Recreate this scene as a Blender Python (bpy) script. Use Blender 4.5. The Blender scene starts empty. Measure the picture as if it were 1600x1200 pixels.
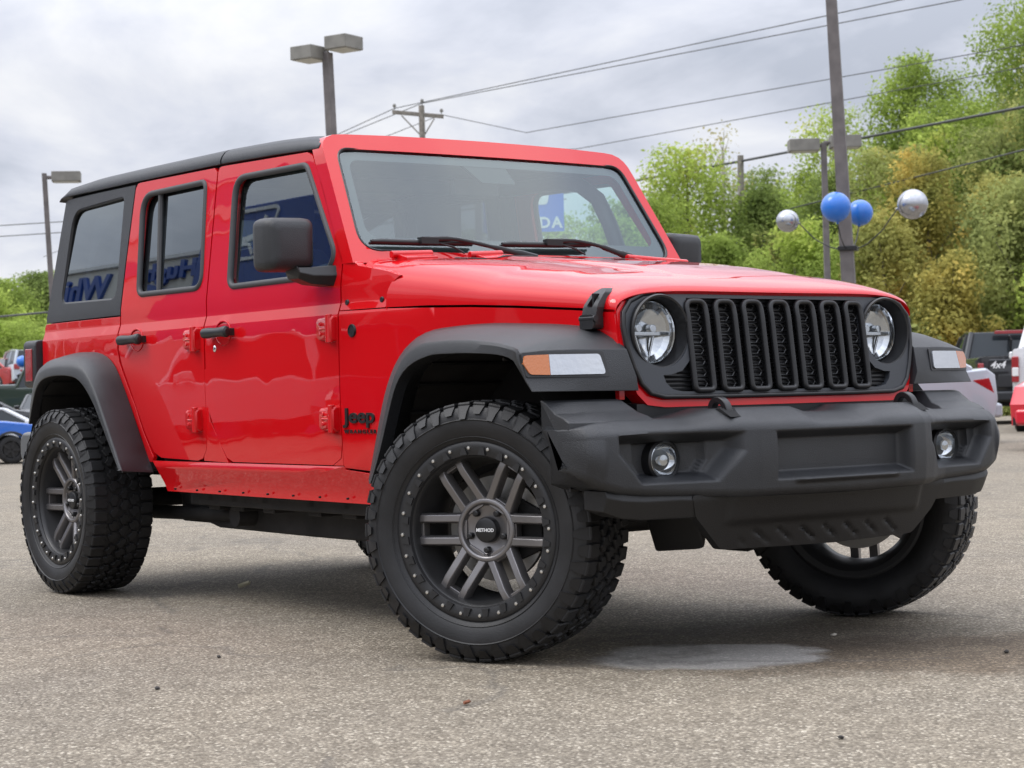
import bpy, bmesh, math, random
import numpy as np
from mathutils import Vector, Matrix
random.seed(7); RNG = np.random.default_rng(7)
S = bpy.context.scene
COL = S.collection
PI = math.pi

# ------------------------------------------------------------------ camera
cd = bpy.data.cameras.new('camera'); cam = bpy.data.objects.new('camera', cd); COL.objects.link(cam)
CAM = Vector((4.9097, -4.3363, 0.8268))
yaw, pitch, roll = math.radians(143.3408), math.radians(0.2794), math.radians(-1.3697)
fw = Vector((math.cos(pitch)*math.cos(yaw), math.cos(pitch)*math.sin(yaw), math.sin(pitch)))
rt = fw.cross(Vector((0, 0, 1))).normalized(); up = rt.cross(fw)
cr, sr = math.cos(roll), math.sin(roll)
rt, up = cr*rt + sr*up, -sr*rt + cr*up
cam.matrix_world = Matrix(((rt.x, up.x, -fw.x, CAM.x), (rt.y, up.y, -fw.y, CAM.y), (rt.z, up.z, -fw.z, CAM.z), (0, 0, 0, 1)))
cd.sensor_width = 36.0; cd.lens = 36.0*3003.5/1600.0
cd.clip_start = 0.05; cd.clip_end = 3000
cd.dof.use_dof = True; cd.dof.focus_distance = 6.9; cd.dof.aperture_fstop = 9.0
S.camera = cam

# ------------------------------------------------------------------ sky, sun, exposure
SUN_EL, SUN_AZ = math.radians(55), math.radians(-120)   # azimuth measured from +X towards +Y
wd = bpy.data.worlds.new('World'); S.world = wd; wd.use_nodes = True
nt = wd.node_tree; nt.nodes.clear()
def N(tree, typ, **kw):
    n = tree.nodes.new(typ)
    for k, v in kw.items(): setattr(n, k, v)
    return n
sky = N(nt, 'ShaderNodeTexSky'); sky.sky_type = 'NISHITA'; sky.sun_disc = False
sky.sun_elevation = SUN_EL; sky.sun_rotation = PI/2 - SUN_AZ
bg1 = N(nt, 'ShaderNodeBackground'); bg1.inputs['Strength'].default_value = 0.08
nt.links.new(sky.outputs[0], bg1.inputs['Color'])
tc = N(nt, 'ShaderNodeTexCoord'); sep = N(nt, 'ShaderNodeSeparateXYZ')
nt.links.new(tc.outputs['Generated'], sep.inputs[0])
def M(op, a, b=None, c=None, tree=nt, clamp=False):
    n = N(tree, 'ShaderNodeMath', operation=op); n.use_clamp = clamp
    for i, x in enumerate((a, b, c)):
        if x is None: continue
        if isinstance(x, (int, float)): n.inputs[i].default_value = x
        else: tree.links.new(x, n.inputs[i])
    return n.outputs[0]
zz = M('MAXIMUM', sep.outputs['Z'], 0.0)
den = M('ADD', zz, 0.27)
cmb = N(nt, 'ShaderNodeCombineXYZ')
nt.links.new(M('DIVIDE', sep.outputs['X'], den), cmb.inputs[0]); nt.links.new(M('DIVIDE', sep.outputs['Y'], den), cmb.inputs[1])
cmb.inputs[2].default_value = 6.4
n1 = N(nt, 'ShaderNodeTexNoise'); n1.inputs['Scale'].default_value = 2.1; n1.inputs['Detail'].default_value = 8; n1.inputs['Roughness'].default_value = 0.55
n1.inputs['Distortion'].default_value = 0.35
nt.links.new(cmb.outputs[0], n1.inputs['Vector'])
rp = N(nt, 'ShaderNodeValToRGB'); cr_ = rp.color_ramp
cr_.elements[0].position = 0.36; cr_.elements[0].color = (0.56, 0.60, 0.70, 1)
cr_.elements[1].position = 0.62; cr_.elements[1].color = (0.98, 0.99, 1.03, 1)
e = cr_.elements.new(0.49); e.color = (0.77, 0.80, 0.90, 1)
nt.links.new(n1.outputs['Fac'], rp.inputs[0])
# overcast luminance: three times brighter overhead than low down
lum = M('ADD', M('MULTIPLY', M('MAXIMUM', M('SUBTRACT', zz, 0.16), 0.0), 3.3), 0.98)
bg2 = N(nt, 'ShaderNodeBackground'); nt.links.new(rp.outputs[0], bg2.inputs['Color']); nt.links.new(lum, bg2.inputs['Strength'])
mx = N(nt, 'ShaderNodeMixShader'); mx.inputs[0].default_value = 0.93
nt.links.new(bg1.outputs[0], mx.inputs[1]); nt.links.new(bg2.outputs[0], mx.inputs[2])
wo = N(nt, 'ShaderNodeOutputWorld'); nt.links.new(mx.outputs[0], wo.inputs[0])
sl = bpy.data.lights.new('sun', 'SUN'); sl.energy = 1.4; sl.angle = math.radians(25); sl.color = (1, 0.96, 0.9)
so = bpy.data.objects.new('sun', sl); COL.objects.link(so)
sd = Vector((math.cos(SUN_EL)*math.cos(SUN_AZ), math.cos(SUN_EL)*math.sin(SUN_AZ), math.sin(SUN_EL)))
so.rotation_euler = sd.to_track_quat('Z', 'Y').to_euler(); so.location = (0, -5, 30)
S.view_settings.view_transform = 'Standard'; S.view_settings.look = 'None'
S.view_settings.exposure = 0.0; S.view_settings.gamma = 1.0
S.cycles.max_bounces = 8; S.cycles.transparent_max_bounces = 24; S.cycles.glossy_bounces = 4; S.cycles.diffuse_bounces = 3
S.cycles.use_denoising = True

# ------------------------------------------------------------------ materials
MATS = {}
def mat(name, col, rough=0.5, metal=0.0, coat=0.0, coat_rough=0.03, var=0.0, var_scale=8.0, bump=0.0, bump_scale=200.0, spec=0.5, aniso=None, col2=None, var_detail=4, trans=0.0, emit=None, object_space=True):
    if name in MATS: return MATS[name]
    m = bpy.data.materials.new(name); m.use_nodes = True; t = m.node_tree
    b = t.nodes['Principled BSDF']
    b.inputs['Base Color'].default_value = (*col, 1); b.inputs['Roughness'].default_value = rough; b.inputs['Metallic'].default_value = metal
    b.inputs['Coat Weight'].default_value = coat; b.inputs['Coat Roughness'].default_value = coat_rough
    b.inputs['Specular IOR Level'].default_value = spec
    tcn = N(t, 'ShaderNodeTexCoord'); vec = tcn.outputs['Object' if object_space else 'Generated']
    if var > 0 or col2:
        nz = N(t, 'ShaderNodeTexNoise'); nz.inputs['Scale'].default_value = var_scale; nz.inputs['Detail'].default_value = var_detail
        t.links.new(vec, nz.inputs['Vector'])
        r = N(t, 'ShaderNodeValToRGB'); r.color_ramp.elements[0].position = 0.35; r.color_ramp.elements[1].position = 0.65
        c2 = col2 if col2 else tuple(c*(1+var) for c in col); c1 = col if col2 else tuple(c*(1-var) for c in col)
        r.color_ramp.elements[0].color = (*c1, 1); r.color_ramp.elements[1].color = (*c2, 1)
        t.links.new(nz.outputs['Fac'], r.inputs[0]); t.links.new(r.outputs[0], b.inputs['Base Color'])
    if bump > 0:
        nb = N(t, 'ShaderNodeTexNoise'); nb.inputs['Scale'].default_value = bump_scale; nb.inputs['Detail'].default_value = 2
        t.links.new(vec, nb.inputs['Vector'])
        bp = N(t, 'ShaderNodeBump'); bp.inputs['Strength'].default_value = bump; bp.inputs['Distance'].default_value = 0.002 if bump_scale > 5 else 0.010
        t.links.new(nb.outputs['Fac'], bp.inputs['Height']); t.links.new(bp.outputs[0], b.inputs['Normal'])
        if coat > 0: t.links.new(bp.outputs[0], b.inputs['Coat Normal'])
    if emit:
        b.inputs['Emission Color'].default_value = (*emit[0], 1); b.inputs['Emission Strength'].default_value = emit[1]
    MATS[name] = m; return m
def glass(name, tint, refl=1.0, ior=1.5, rough=0.0):
    m = bpy.data.materials.new(name); m.use_nodes = True; t = m.node_tree; t.nodes.clear()
    o = N(t, 'ShaderNodeOutputMaterial'); mxs = N(t, 'ShaderNodeMixShader'); tr = N(t, 'ShaderNodeBsdfTransparent'); gl = N(t, 'ShaderNodeBsdfGlossy')
    tr.inputs[0].default_value = (*tint, 1); gl.inputs['Roughness'].default_value = rough; gl.inputs['Color'].default_value = (0.88, 0.96, 1, 1)
    lw = N(t, 'ShaderNodeLayerWeight'); lw.inputs['Blend'].default_value = 0.5
    f = M('MULTIPLY', M('ADD', M('MULTIPLY', M('POWER', lw.outputs['Facing'], 5.0, tree=t), 0.96, tree=t), 0.04, tree=t), refl, tree=t, clamp=True)
    t.links.new(f, mxs.inputs[0]); t.links.new(tr.outputs[0], mxs.inputs[1]); t.links.new(gl.outputs[0], mxs.inputs[2]); t.links.new(mxs.outputs[0], o.inputs[0])
    MATS[name] = m; return m
RED = mat('red_paint', (0.55, 0.0020, 0.0055), rough=0.45, coat=1.0, coat_rough=0.010, spec=0.04, bump=0.32, bump_scale=2.0)
PLASTIC = mat('textured_plastic', (0.0185, 0.0198, 0.0225), rough=0.43, bump=0.75, bump_scale=380, var=0.22, var_scale=5)
PLASTIC2 = mat('smooth_black_plastic', (0.0095, 0.0095, 0.0105), rough=0.38)
HARDTOP = mat('hardtop_texture', (0.023, 0.025, 0.029), rough=0.46, bump=0.4, bump_scale=700, var=0.1, var_scale=6)
GRILLE = mat('grille_plastic', (0.036, 0.040, 0.047), rough=0.42, bump=0.1, bump_scale=800)
DARK = mat('dark_void', (0.006, 0.006, 0.007), rough=0.9)
SKID = mat('skid_plastic', (0.0055, 0.0055, 0.006), rough=0.5, bump=0.5, bump_scale=300)
CHASSIS = mat('chassis_black', (0.014, 0.013, 0.013), rough=0.7, var=0.5, var_scale=7, bump=0.3, bump_scale=60)
RUBBER = mat('seal_rubber', (0.045, 0.045, 0.048), rough=0.6)
TYRE = mat('tyre_rubber', (0.0095, 0.0095, 0.0105), rough=0.55, var=0.45, var_scale=9, bump=0.25, bump_scale=220)
GUN = mat('gunmetal', (0.215, 0.206, 0.207), rough=0.34, metal=0.75, bump=0.05, bump_scale=900)
RING = mat('black_ring', (0.014, 0.014, 0.015), rough=0.45)
BARREL_SHADED = mat('rim_barrel_shaded', (0.030, 0.030, 0.031), rough=0.45, metal=0.3)  # wheel metal darkened: the shadow inside the barrel is put into its colour
BOLT = mat('bolt_steel', (0.62, 0.60, 0.56), rough=0.35, metal=1.0)
CHROME = mat('chrome', (0.86, 0.87, 0.88), rough=0.06, metal=1.0)
SILVERREF = mat('lamp_reflector', (0.52, 0.535, 0.55), rough=0.10, metal=0.94, bump=0.15, bump_scale=30)
AMBER = mat('amber_lens', (0.46, 0.13, 0.022), rough=0.22, coat=1, bump=0.5, bump_scale=150)
CLEARLENS = mat('marker_lens', (0.40, 0.42, 0.45), rough=0.16, coat=1, metal=0.55, bump=0.4, bump_scale=60)
REDLENS = mat('red_lens', (0.30, 0.010, 0.013), rough=0.2, coat=1)
SEAT = mat('seat_fabric', (0.022, 0.022, 0.024), rough=0.85)
DASH = mat('dash_plastic', (0.022, 0.022, 0.024), rough=0.6)
WHITEMARK = mat('white_mark', (0.75, 0.75, 0.75), rough=0.5)
STEEL = mat('zinc_steel', (0.35, 0.34, 0.32), rough=0.5, metal=0.8)
WSGLASS = glass('windscreen_glass', (0.72, 0.84, 0.82), refl=2.4)
SIDEGLASS = glass('side_glass', (0.60, 0.74, 0.73), refl=2.5)
TINTGLASS = glass('tinted_glass', (0.09, 0.10, 0.105), refl=2.5)
LENSGLASS = glass('lamp_glass', (0.95, 0.96, 0.97), refl=1.0)

# ------------------------------------------------------------------ helpers
def lerp_list(pts, n):
    p = np.array(pts, float); d = np.r_[0, np.cumsum(np.linalg.norm(np.diff(p, axis=0), axis=1))]
    t = np.linspace(0, d[-1], n)
    return np.stack([np.interp(t, d, p[:, k]) for k in range(p.shape[1])], 1)
def smooth_path(pts, n, it=2):
    q = lerp_list(pts, max(n, 24))
    for _ in range(it):
        r = q.copy(); r[1:-1] = (q[:-2] + 2*q[1:-1] + q[2:])/4; q = r
    return lerp_list(q, n)
def sstep(a, b, x):
    if a == b: return 1.0 if x >= a else 0.0
    t = min(1, max(0, (x-a)/(b-a))); return t*t*(3-2*t)
def rpoly(pts, r, n=5):
    out = []; k = len(pts)
    for i in range(k):
        ri = r[i] if isinstance(r, (list, tuple)) else r
        p = Vector(pts[i]); a = Vector(pts[i-1]) - p; b = Vector(pts[(i+1) % k]) - p
        if ri <= 0 or a.length < 1e-6 or b.length < 1e-6: out.append(tuple(p)); continue
        an = a.angle(b); 
        if an > PI - 0.05: out.append(tuple(p)); continue
        t = min(ri/math.tan(an/2), a.length*0.48, b.length*0.48)
        p0 = p + a.normalized()*t; p1 = p + b.normalized()*t
        for j in range(n+1):
            s = j/n; out.append(tuple((1-s)**2*p0 + 2*s*(1-s)*p + s*s*p1))
    return out
class G:
    """collects shapes and links them as one mesh object"""
    def __init__(s): s.v = []; s.f = []; s.mi = []; s.cur = 0
    def add(s, V, F):
        o = len(s.v); s.v.extend([tuple(v) for v in V]); s.f.extend([tuple(i+o for i in f) for f in F]); s.mi.extend([s.cur]*len(F)); return s
    def box(s, c, d, R=None, taper=None):
        V = []
        for z in (-1, 1):
            k = taper if (taper and z > 0) else 1.0
            for x, y in ((-1, -1), (1, -1), (1, 1), (-1, 1)):
                p = Vector((x*d[0]/2*k, y*d[1]/2*k, z*d[2]/2))
                if R is not None: p = R @ p
                V.append(p + Vector(c))
        return s.add(V, [(3, 2, 1, 0), (4, 5, 6, 7), (0, 1, 5, 4), (1, 2, 6, 5), (2, 3, 7, 6), (3, 0, 4, 7)])
    def prism(s, poly, f0, f1):
        """poly of 2-D points mapped by two functions to the two end faces"""
        n = len(poly); V = [f0(*p) for p in poly] + [f1(*p) for p in poly]
        return s.add(V, [tuple(range(n))[::-1], tuple(range(n, 2*n))] + [(i, (i+1) % n, n+(i+1) % n, n+i) for i in range(n)])
    def loft(s, secs, closed=True, cap=True, loop=False):
        n = len(secs[0]); V = [p for q in secs for p in q]; F = []; m = len(secs)
        for i in range(m if loop else m-1):
            a, b = i*n, ((i+1) % m)*n
            for j in range(n if closed else n-1):
                k = (j+1) % n; F.append((a+j, a+k, b+k, b+j))
        if cap and closed and not loop:
            F.append(tuple(range(n))[::-1]); F.append(tuple(range((m-1)*n, m*n)))
        return s.add(V, F)
    def tube(s, path, r, n=8, loop=False, cap=True, squash=1.0):
        P = [Vector(p) for p in path]; m = len(P); secs = []; ref = None
        for i, p in enumerate(P):
            if loop: t = P[(i+1) % m] - P[i-1]
            else: t = P[min(i+1, m-1)] - P[max(i-1, 0)]
            t.normalize()
            if ref is None:
                ref = Vector((0, 0, 1)) if abs(t.z) < 0.9 else Vector((1, 0, 0))
            a = ref - t*ref.dot(t); a.normalize(); b = t.cross(a); ref = a
            rr = r[i] if isinstance(r, (list, tuple, np.ndarray)) else r
            secs.append([p + a*(math.cos(2*PI*k/n)*rr) + b*(math.sin(2*PI*k/n)*rr*squash) for k in range(n)])
        return s.loft(secs, True, cap, loop)
    def lathe(s, prof, n=48, o=(0, 0, 0), axis='y', cap=False, closed_prof=False):
        secs = []
        for k in range(n):
            a = 2*PI*k/n; c, q = math.cos(a), math.sin(a)
            if axis == 'y': secs.append([(o[0]+r*c, o[1]+h, o[2]+r*q) for r, h in prof])
            elif axis == 'x': secs.append([(o[0]+h, o[1]+r*c, o[2]+r*q) for r, h in prof])
            else: secs.append([(o[0]+r*c, o[1]+r*q, o[2]+h) for r, h in prof])
        return s.loft(secs, closed_prof, False, True)
    def cyl(s, p0, p1, r0, r1=None, n=12): return s.tube([p0, p1], [r0, r1 if r1 is not None else r0], n)
    def grid(s, fn, nu, nv):
        V = [fn(i/(nu-1), j/(nv-1)) for i in range(nu) for j in range(nv)]
        return s.add(V, [(i*nv+j, (i+1)*nv+j, (i+1)*nv+j+1, i*nv+j+1) for i in range(nu-1) for j in range(nv-1)])
    def hull(s, pts):
        b = bmesh.new(); vs = [b.verts.new(p) for p in pts]
        bmesh.ops.convex_hull(b, input=vs); b.verts.index_update()
        used = [v for v in b.verts if v.link_faces]; ix = {v: i for i, v in enumerate(used)}
        V = [v.co.copy() for v in used]; F = [tuple(ix[v] for v in f.verts) for f in b.faces]; b.free()
        return s.add(V, F)
    def panel(s, outer, holes, fmap, thick, step=0.08, ustep=None, cuts=()):
        """flat outline with holes, cut to a fine mesh, mapped on a surface and given thickness"""
        b = bmesh.new(); E = []
        for lp in [outer] + list(holes):
            vs = [b.verts.new((p[0], p[1], 0)) for p in lp]
            for i in range(len(vs)): E.append(b.edges.new((vs[i-1], vs[i])))
        bmesh.ops.triangle_fill(b, use_beauty=True, use_dissolve=False, edges=E)
        us = [p[0] for p in outer]; vs_ = [p[1] for p in outer]
        for ax, arr, st in ((0, us, ustep or step), (1, vs_, step)):
            c = min(arr) + st*0.37
            while c < max(arr):
                no = (1, 0, 0) if ax == 0 else (0, 1, 0); co = (c, 0, 0) if ax == 0 else (0, c, 0)
                bmesh.ops.bisect_plane(b, geom=b.verts[:] + b.edges[:] + b.faces[:], plane_co=co, plane_no=no, dist=1e-5)
                c += st
        for c in cuts: bmesh.ops.bisect_plane(b, geom=b.verts[:] + b.edges[:] + b.faces[:], plane_co=(0, c, 0), plane_no=(0, 1, 0), dist=1e-5)
        bmesh.ops.remove_doubles(b, verts=b.verts[:], dist=1e-5)
        b.normal_update()
        for f in b.faces:
            if f.normal.z < 0: f.normal_flip()
        b.verts.index_update(); n = len(b.verts)
        V = [fmap(v.co.x, v.co.y, 0) for v in b.verts] + [fmap(v.co.x, v.co.y, thick) for v in b.verts]
        F = []
        for f in b.faces:
            ix = [v.index for v in f.verts]; F.append(tuple(ix)); F.append(tuple(i+n for i in ix[::-1]))
        for ed in b.edges:
            if len(ed.link_faces) == 1:
                lp = ed.link_faces[0].loops
                for l in lp:
                    if l.edge == ed:
                        a, c = l.vert.index, l.link_loop_next.vert.index; F.append((c, a, a+n, c+n))
        b.free(); return s.add(V, F)
    def text(s, txt, size, mtx, extrude=0.002, offset=0.0, shear=0.0, align='CENTER', space=1.0, res=3):
        cu = bpy.data.curves.new('lettering', 'FONT'); cu.body = txt; cu.size = size; cu.extrude = extrude; cu.offset = offset; cu.shear = shear
        cu.align_x = align; cu.space_character = space; cu.resolution_u = res
        ob = bpy.data.objects.new('lettering', cu); COL.objects.link(ob)
        me = bpy.data.meshes.new_from_object(ob.evaluated_get(bpy.context.evaluated_depsgraph_get()))
        V = [mtx @ v.co for v in me.vertices]; F = [tuple(p.vertices) for p in me.polygons]
        bpy.data.objects.remove(ob); bpy.data.curves.remove(cu); bpy.data.meshes.remove(me)
        return s.add(V, F)
    def mirror(s):
        o = len(s.v); s.v.extend([(x, -y, z) for x, y, z in s.v]); k = list(s.f); s.f.extend([tuple(i+o for i in f[::-1]) for f in k]); s.mi.extend(list(s.mi)); return s
    def build(s, name, m, parent=None, bevel=0.0, seg=2, smooth=38, loc=None, recalc=True, sub=0, bang=35):
        me = bpy.data.meshes.new(name); me.from_pydata([tuple(v) for v in s.v], [], s.f)
        if recalc:
            b = bmesh.new(); b.from_mesh(me); bmesh.ops.recalc_face_normals(b, faces=b.faces[:])
            b.to_mesh(me); b.free()
        for mm in (m if isinstance(m, (list, tuple)) else [m]): me.materials.append(mm)
        if isinstance(m, (list, tuple)) and len(me.polygons) == len(s.mi): me.polygons.foreach_set('material_index', s.mi)
        me.polygons.foreach_set('use_smooth', [smooth > 0]*len(me.polygons))
        if smooth > 0 and smooth < 180 and not bevel: me.set_sharp_from_angle(angle=math.radians(smooth))
        o = bpy.data.objects.new(name, me); COL.objects.link(o)
        if parent: o.parent = parent
        if loc is not None: o.location = loc
        if bevel:
            bm_ = o.modifiers.new('bevel', 'BEVEL'); bm_.width = bevel; bm_.segments = seg; bm_.limit_method = 'ANGLE'; bm_.angle_limit = math.radians(bang)
            bm_.harden_normals = True; bm_.use_clamp_overlap = True
        if sub:
            sm = o.modifiers.new('subdiv', 'SUBSURF'); sm.levels = sub; sm.render_levels = sub
        return o
def tag(o, label=None, cat=None, group=None, kind=None):
    if label: o['label'] = label
    if cat: o['category'] = cat
    if group: o['group'] = group
    if kind: o['kind'] = kind
    return o
def empty(name, loc=(0, 0, 0), rz=0, parent=None):
    o = bpy.data.objects.new(name, None); COL.objects.link(o); o.location = loc; o.rotation_euler = (0, 0, rz); o.empty_display_size = 0.2
    if parent: o.parent = parent
    return o
def copy_tree(o, parent=None):
    c = o.copy(); COL.objects.link(c); c.parent = parent
    for ch in o.children: copy_tree(ch, c)
    return c

# ------------------------------------------------------------------ ground
def ground_z(x, y):
    q = -x - 0.35*y
    return -0.7*sstep(8, 36, q) + 0.8*sstep(42, 50, q) + 1.3*sstep(52, 60, q)
def build_ground():
    xs = np.unique(np.r_[-900, -500, -300, -200, np.arange(-140, 41, 3.0), 70, 150, 400, 900])
    ys = np.unique(np.r_[-900, -400, -200, -100, np.arange(-60, 111, 3.0), 150, 300, 500, 900])
    V = [(x, y, ground_z(x, y)) for x in xs for y in ys]; ny = len(ys)
    F = [(i*ny+j, (i+1)*ny+j, (i+1)*ny+j+1, i*ny+j+1) for i in range(len(xs)-1) for j in range(ny-1)]
    m = bpy.data.materials.new('asphalt'); m.use_nodes = True; t = m.node_tree; b = t.nodes['Principled BSDF']
    geo = N(t, 'ShaderNodeNewGeometry'); P = geo.outputs['Position']
    def noise(sc, det=3, rough=0.5):
        n = N(t, 'ShaderNodeTexNoise'); n.inputs['Scale'].default_value = sc; n.inputs['Detail'].default_value = det; n.inputs['Roughness'].default_value = rough
        t.links.new(P, n.inputs['Vector']); return n.outputs['Fac']
    def ramp(f, stops):
        r = N(t, 'ShaderNodeValToRGB'); r.color_ramp.elements[0].position = stops[0][0]; r.color_ramp.elements[0].color = (*stops[0][1], 1)
        r.color_ramp.elements[1].position = stops[-1][0]; r.color_ramp.elements[1].color = (*stops[-1][1], 1)
        for p, c in stops[1:-1]: r.color_ramp.elements.new(p).color = (*c, 1)
        t.links.new(f, r.inputs[0]); return r.outputs[0]
    def mix(f, a, c, bl='MIX'):
        n = N(t, 'ShaderNodeMix', data_type='RGBA', blend_type=bl); n.clamp_factor = True
        for i, x in ((0, f), (6, a), (7, c)):
            if isinstance(x, float): n.inputs[i].default_value = x
            elif isinstance(x, tuple): n.inputs[i].default_value = (*x, 1)
            else: t.links.new(x, n.inputs[i])
        return n.outputs[2]
    vo = N(t, 'ShaderNodeTexVoronoi'); vo.inputs['Scale'].default_value = 132; vo.inputs['Randomness'].default_value = 1
    t.links.new(P, vo.inputs['Vector'])
    sepc = N(t, 'ShaderNodeSeparateColor'); t.links.new(vo.outputs['Color'], sepc.inputs[0])
    stone = ramp(sepc.outputs[0], [(0.0, (0.15, 0.132, 0.110)), (0.30, (0.225, 0.200, 0.170)), (0.70, (0.290, 0.262, 0.224)), (0.90, (0.40, 0.366, 0.316)), (1.0, (0.62, 0.585, 0.53))])
    tar = ramp(vo.outputs['Distance'], [(0.30, (1, 1, 1)), (0.80, (0.55, 0.54, 0.53))])
    col = mix(0.85, stone, tar, 'MULTIPLY')
    big = ramp(noise(0.55, 5, 0.6), [(0.3, (0.80, 0.775, 0.715)), (0.7, (1.05, 1.0, 0.885))])
    col = mix(1.0, col, big, 'MULTIPLY')
    mid = ramp(noise(7, 4, 0.6), [(0.32, (0.78, 0.76, 0.74)), (0.66, (1.1, 1.1, 1.1))])
    col = mix(0.7, col, mid, 'MULTIPLY')
    # stained worn strip in front of the far front wheel
    sp = N(t, 'ShaderNodeSeparateXYZ'); t.links.new(P, sp.inputs[0])
    X, Y = sp.outputs[0], sp.outputs[1]
    def ell(cx, cy, rx, ry, ang, nsc, namp):
        c, s_ = math.cos(ang), math.sin(ang)
        dx = M('SUBTRACT', X, cx, tree=t); dy = M('SUBTRACT', Y, cy, tree=t)
        a = M('DIVIDE', M('ADD', M('MULTIPLY', dx, c, tree=t), M('MULTIPLY', dy, s_, tree=t), tree=t), rx, tree=t)
        d = M('DIVIDE', M('SUBTRACT', M('MULTIPLY', dy, c, tree=t), M('MULTIPLY', dx, s_, tree=t), tree=t), ry, tree=t)
        r = M('SQRT', M('ADD', M('MULTIPLY', a, a, tree=t), M('MULTIPLY', d, d, tree=t), tree=t), tree=t)
        return M('ADD', r, M('MULTIPLY', M('SUBTRACT', noise(nsc, 4), 0.5, tree=t), namp, tree=t), tree=t)
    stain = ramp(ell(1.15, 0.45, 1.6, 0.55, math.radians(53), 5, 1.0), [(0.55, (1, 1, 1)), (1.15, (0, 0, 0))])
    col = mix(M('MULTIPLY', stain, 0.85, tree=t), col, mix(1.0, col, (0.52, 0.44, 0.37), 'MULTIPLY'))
    oil_shade = ramp(ell(0.3, 0.15, 0.9, 0.55, math.radians(53), 3, 0.9), [(0.5, (1, 1, 1)), (1.1, (0, 0, 0))])  # oil stain darkened further, deepening the car's shadow in the asphalt colour
    col = mix(M('MULTIPLY', oil_shade, 0.9, tree=t), col, mix(1.0, col, (0.42, 0.40, 0.38), 'MULTIPLY'))
    # thin pale cement smear
    cem = ramp(ell(0.49, -0.31, 0.42, 0.33, math.radians(53), 5, 0.75), [(0.78, (1, 1, 1)), (0.95, (0, 0, 0))])
    cemc = mix(0.35, mix(noise(28, 5, 0.7), (0.27, 0.265, 0.255), (0.36, 0.352, 0.338)), stone)
    col = mix(M('MULTIPLY', cem, 0.85, tree=t), col, cemc)
    # hairline cracks
    cv = N(t, 'ShaderNodeTexVoronoi', feature='DISTANCE_TO_EDGE'); cv.inputs['Scale'].default_value = 0.42
    wv = N(t, 'ShaderNodeVectorMath', operation='ADD'); nv = N(t, 'ShaderNodeTexNoise'); nv.inputs['Scale'].default_value = 1.3; nv.inputs['Detail'].default_value = 6
    t.links.new(P, nv.inputs['Vector']); t.links.new(P, wv.inputs[0]); t.links.new(nv.outputs['Color'], wv.inputs[1]); t.links.new(wv.outputs[0], cv.inputs['Vector'])
    crk = ramp(cv.outputs['Distance'], [(0.0, (1, 1, 1)), (0.012, (0, 0, 0))])
    crkm = M('MULTIPLY', crk, M('GREATER_THAN', noise(0.9, 2), 0.46, tree=t), tree=t)
    col = mix(M('MULTIPLY', crkm, 0.42, tree=t), col, (0.07, 0.065, 0.06))
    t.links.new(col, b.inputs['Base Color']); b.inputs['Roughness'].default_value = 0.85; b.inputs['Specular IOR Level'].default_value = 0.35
    bp = N(t, 'ShaderNodeBump'); bp.inputs['Strength'].default_value = 0.55; bp.inputs['Distance'].default_value = 0.006
    hh = M('SUBTRACT', M('MULTIPLY', noise(30, 4, 0.65), 0.5, tree=t), vo.outputs['Distance'], tree=t)
    t.links.new(hh, bp.inputs['Height']); t.links.new(bp.outputs[0], b.inputs['Normal'])
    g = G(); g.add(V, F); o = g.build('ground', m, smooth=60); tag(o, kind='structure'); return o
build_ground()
# ================================================================== the red off-roader
JEEP = empty('off_road_car', (0, 0, 0))
tag(JEEP, 'red four-door off-road car with black hardtop, front wheels turned, in the middle of the lot', 'car')
def body_y(x, z):
    """half width of the painted side"""
    y = 0.800
    if z < 1.115: y -= 0.010*((z-0.93)/0.36)**2 if z < 0.93 else 0.0
    elif z < 1.158: y -= 0.013*max(0, z-1.118)/0.040
    else: y -= 0.013
    if z > 1.22: y -= (z-1.22)/0.58*0.073
    if z < 0.585: y -= (0.585-z)*0.22
    if x > -0.85: y -= 0.113*(x+0.85) - 0.004*math.sin(min(1, (x+0.85)/1.3)*PI)
    if x < -2.9: y -= 0.02*((-2.9-x)/0.6)**2
    return y
ZC = (0.49, 0.585, 1.1165, 1.1195, 1.1565, 1.1595, 1.22)
def side_map(s, off=0.0):
    return lambda x, z, d: (x, s*(body_y(x, z)+off-d), z)

# ---- dark inner shell so that the gaps read dark
g = G()
for s in (1, -1):
    g.panel([(-3.42, 0.60), (-2.30, 0.60), (-2.30, 0.50), (-0.66, 0.50), (-0.66, 1.11), (-0.90, 1.15), (-2.6, 1.19), (-3.44, 1.215)], [[(-3.40, 0.62), (-2.62, 0.62), (-2.62, 1.02), (-3.40, 1.02)]], side_map(s, -0.026), 0.02, 0.4)
    for x in (-1.855, -2.63): g.panel([(x-0.05, 1.15), (x+0.05, 1.15), (x+0.05, 1.76), (x-0.05, 1.76)], [], side_map(s, -0.024), 0.04, 0.3)
    g.panel([(-3.30, 1.715), (-1.10, 1.715), (-1.12, 1.765), (-3.32, 1.765)], [], side_map(s, -0.02), 0.03, 0.5)
g.box((-2.0, 0, 0.56), (2.7, 1.40, 0.03)); g.box((-3.05, 0, 0.98), (0.75, 1.3, 0.03))
g.box((-1.13, 0, 1.745), (0.10, 1.30, 0.04)); g.box((-0.70, 0, 0.85), (0.03, 1.40, 0.62)); g.box((-3.40, 0, 0.82), (0.02, 1.46, 0.6))
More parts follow.
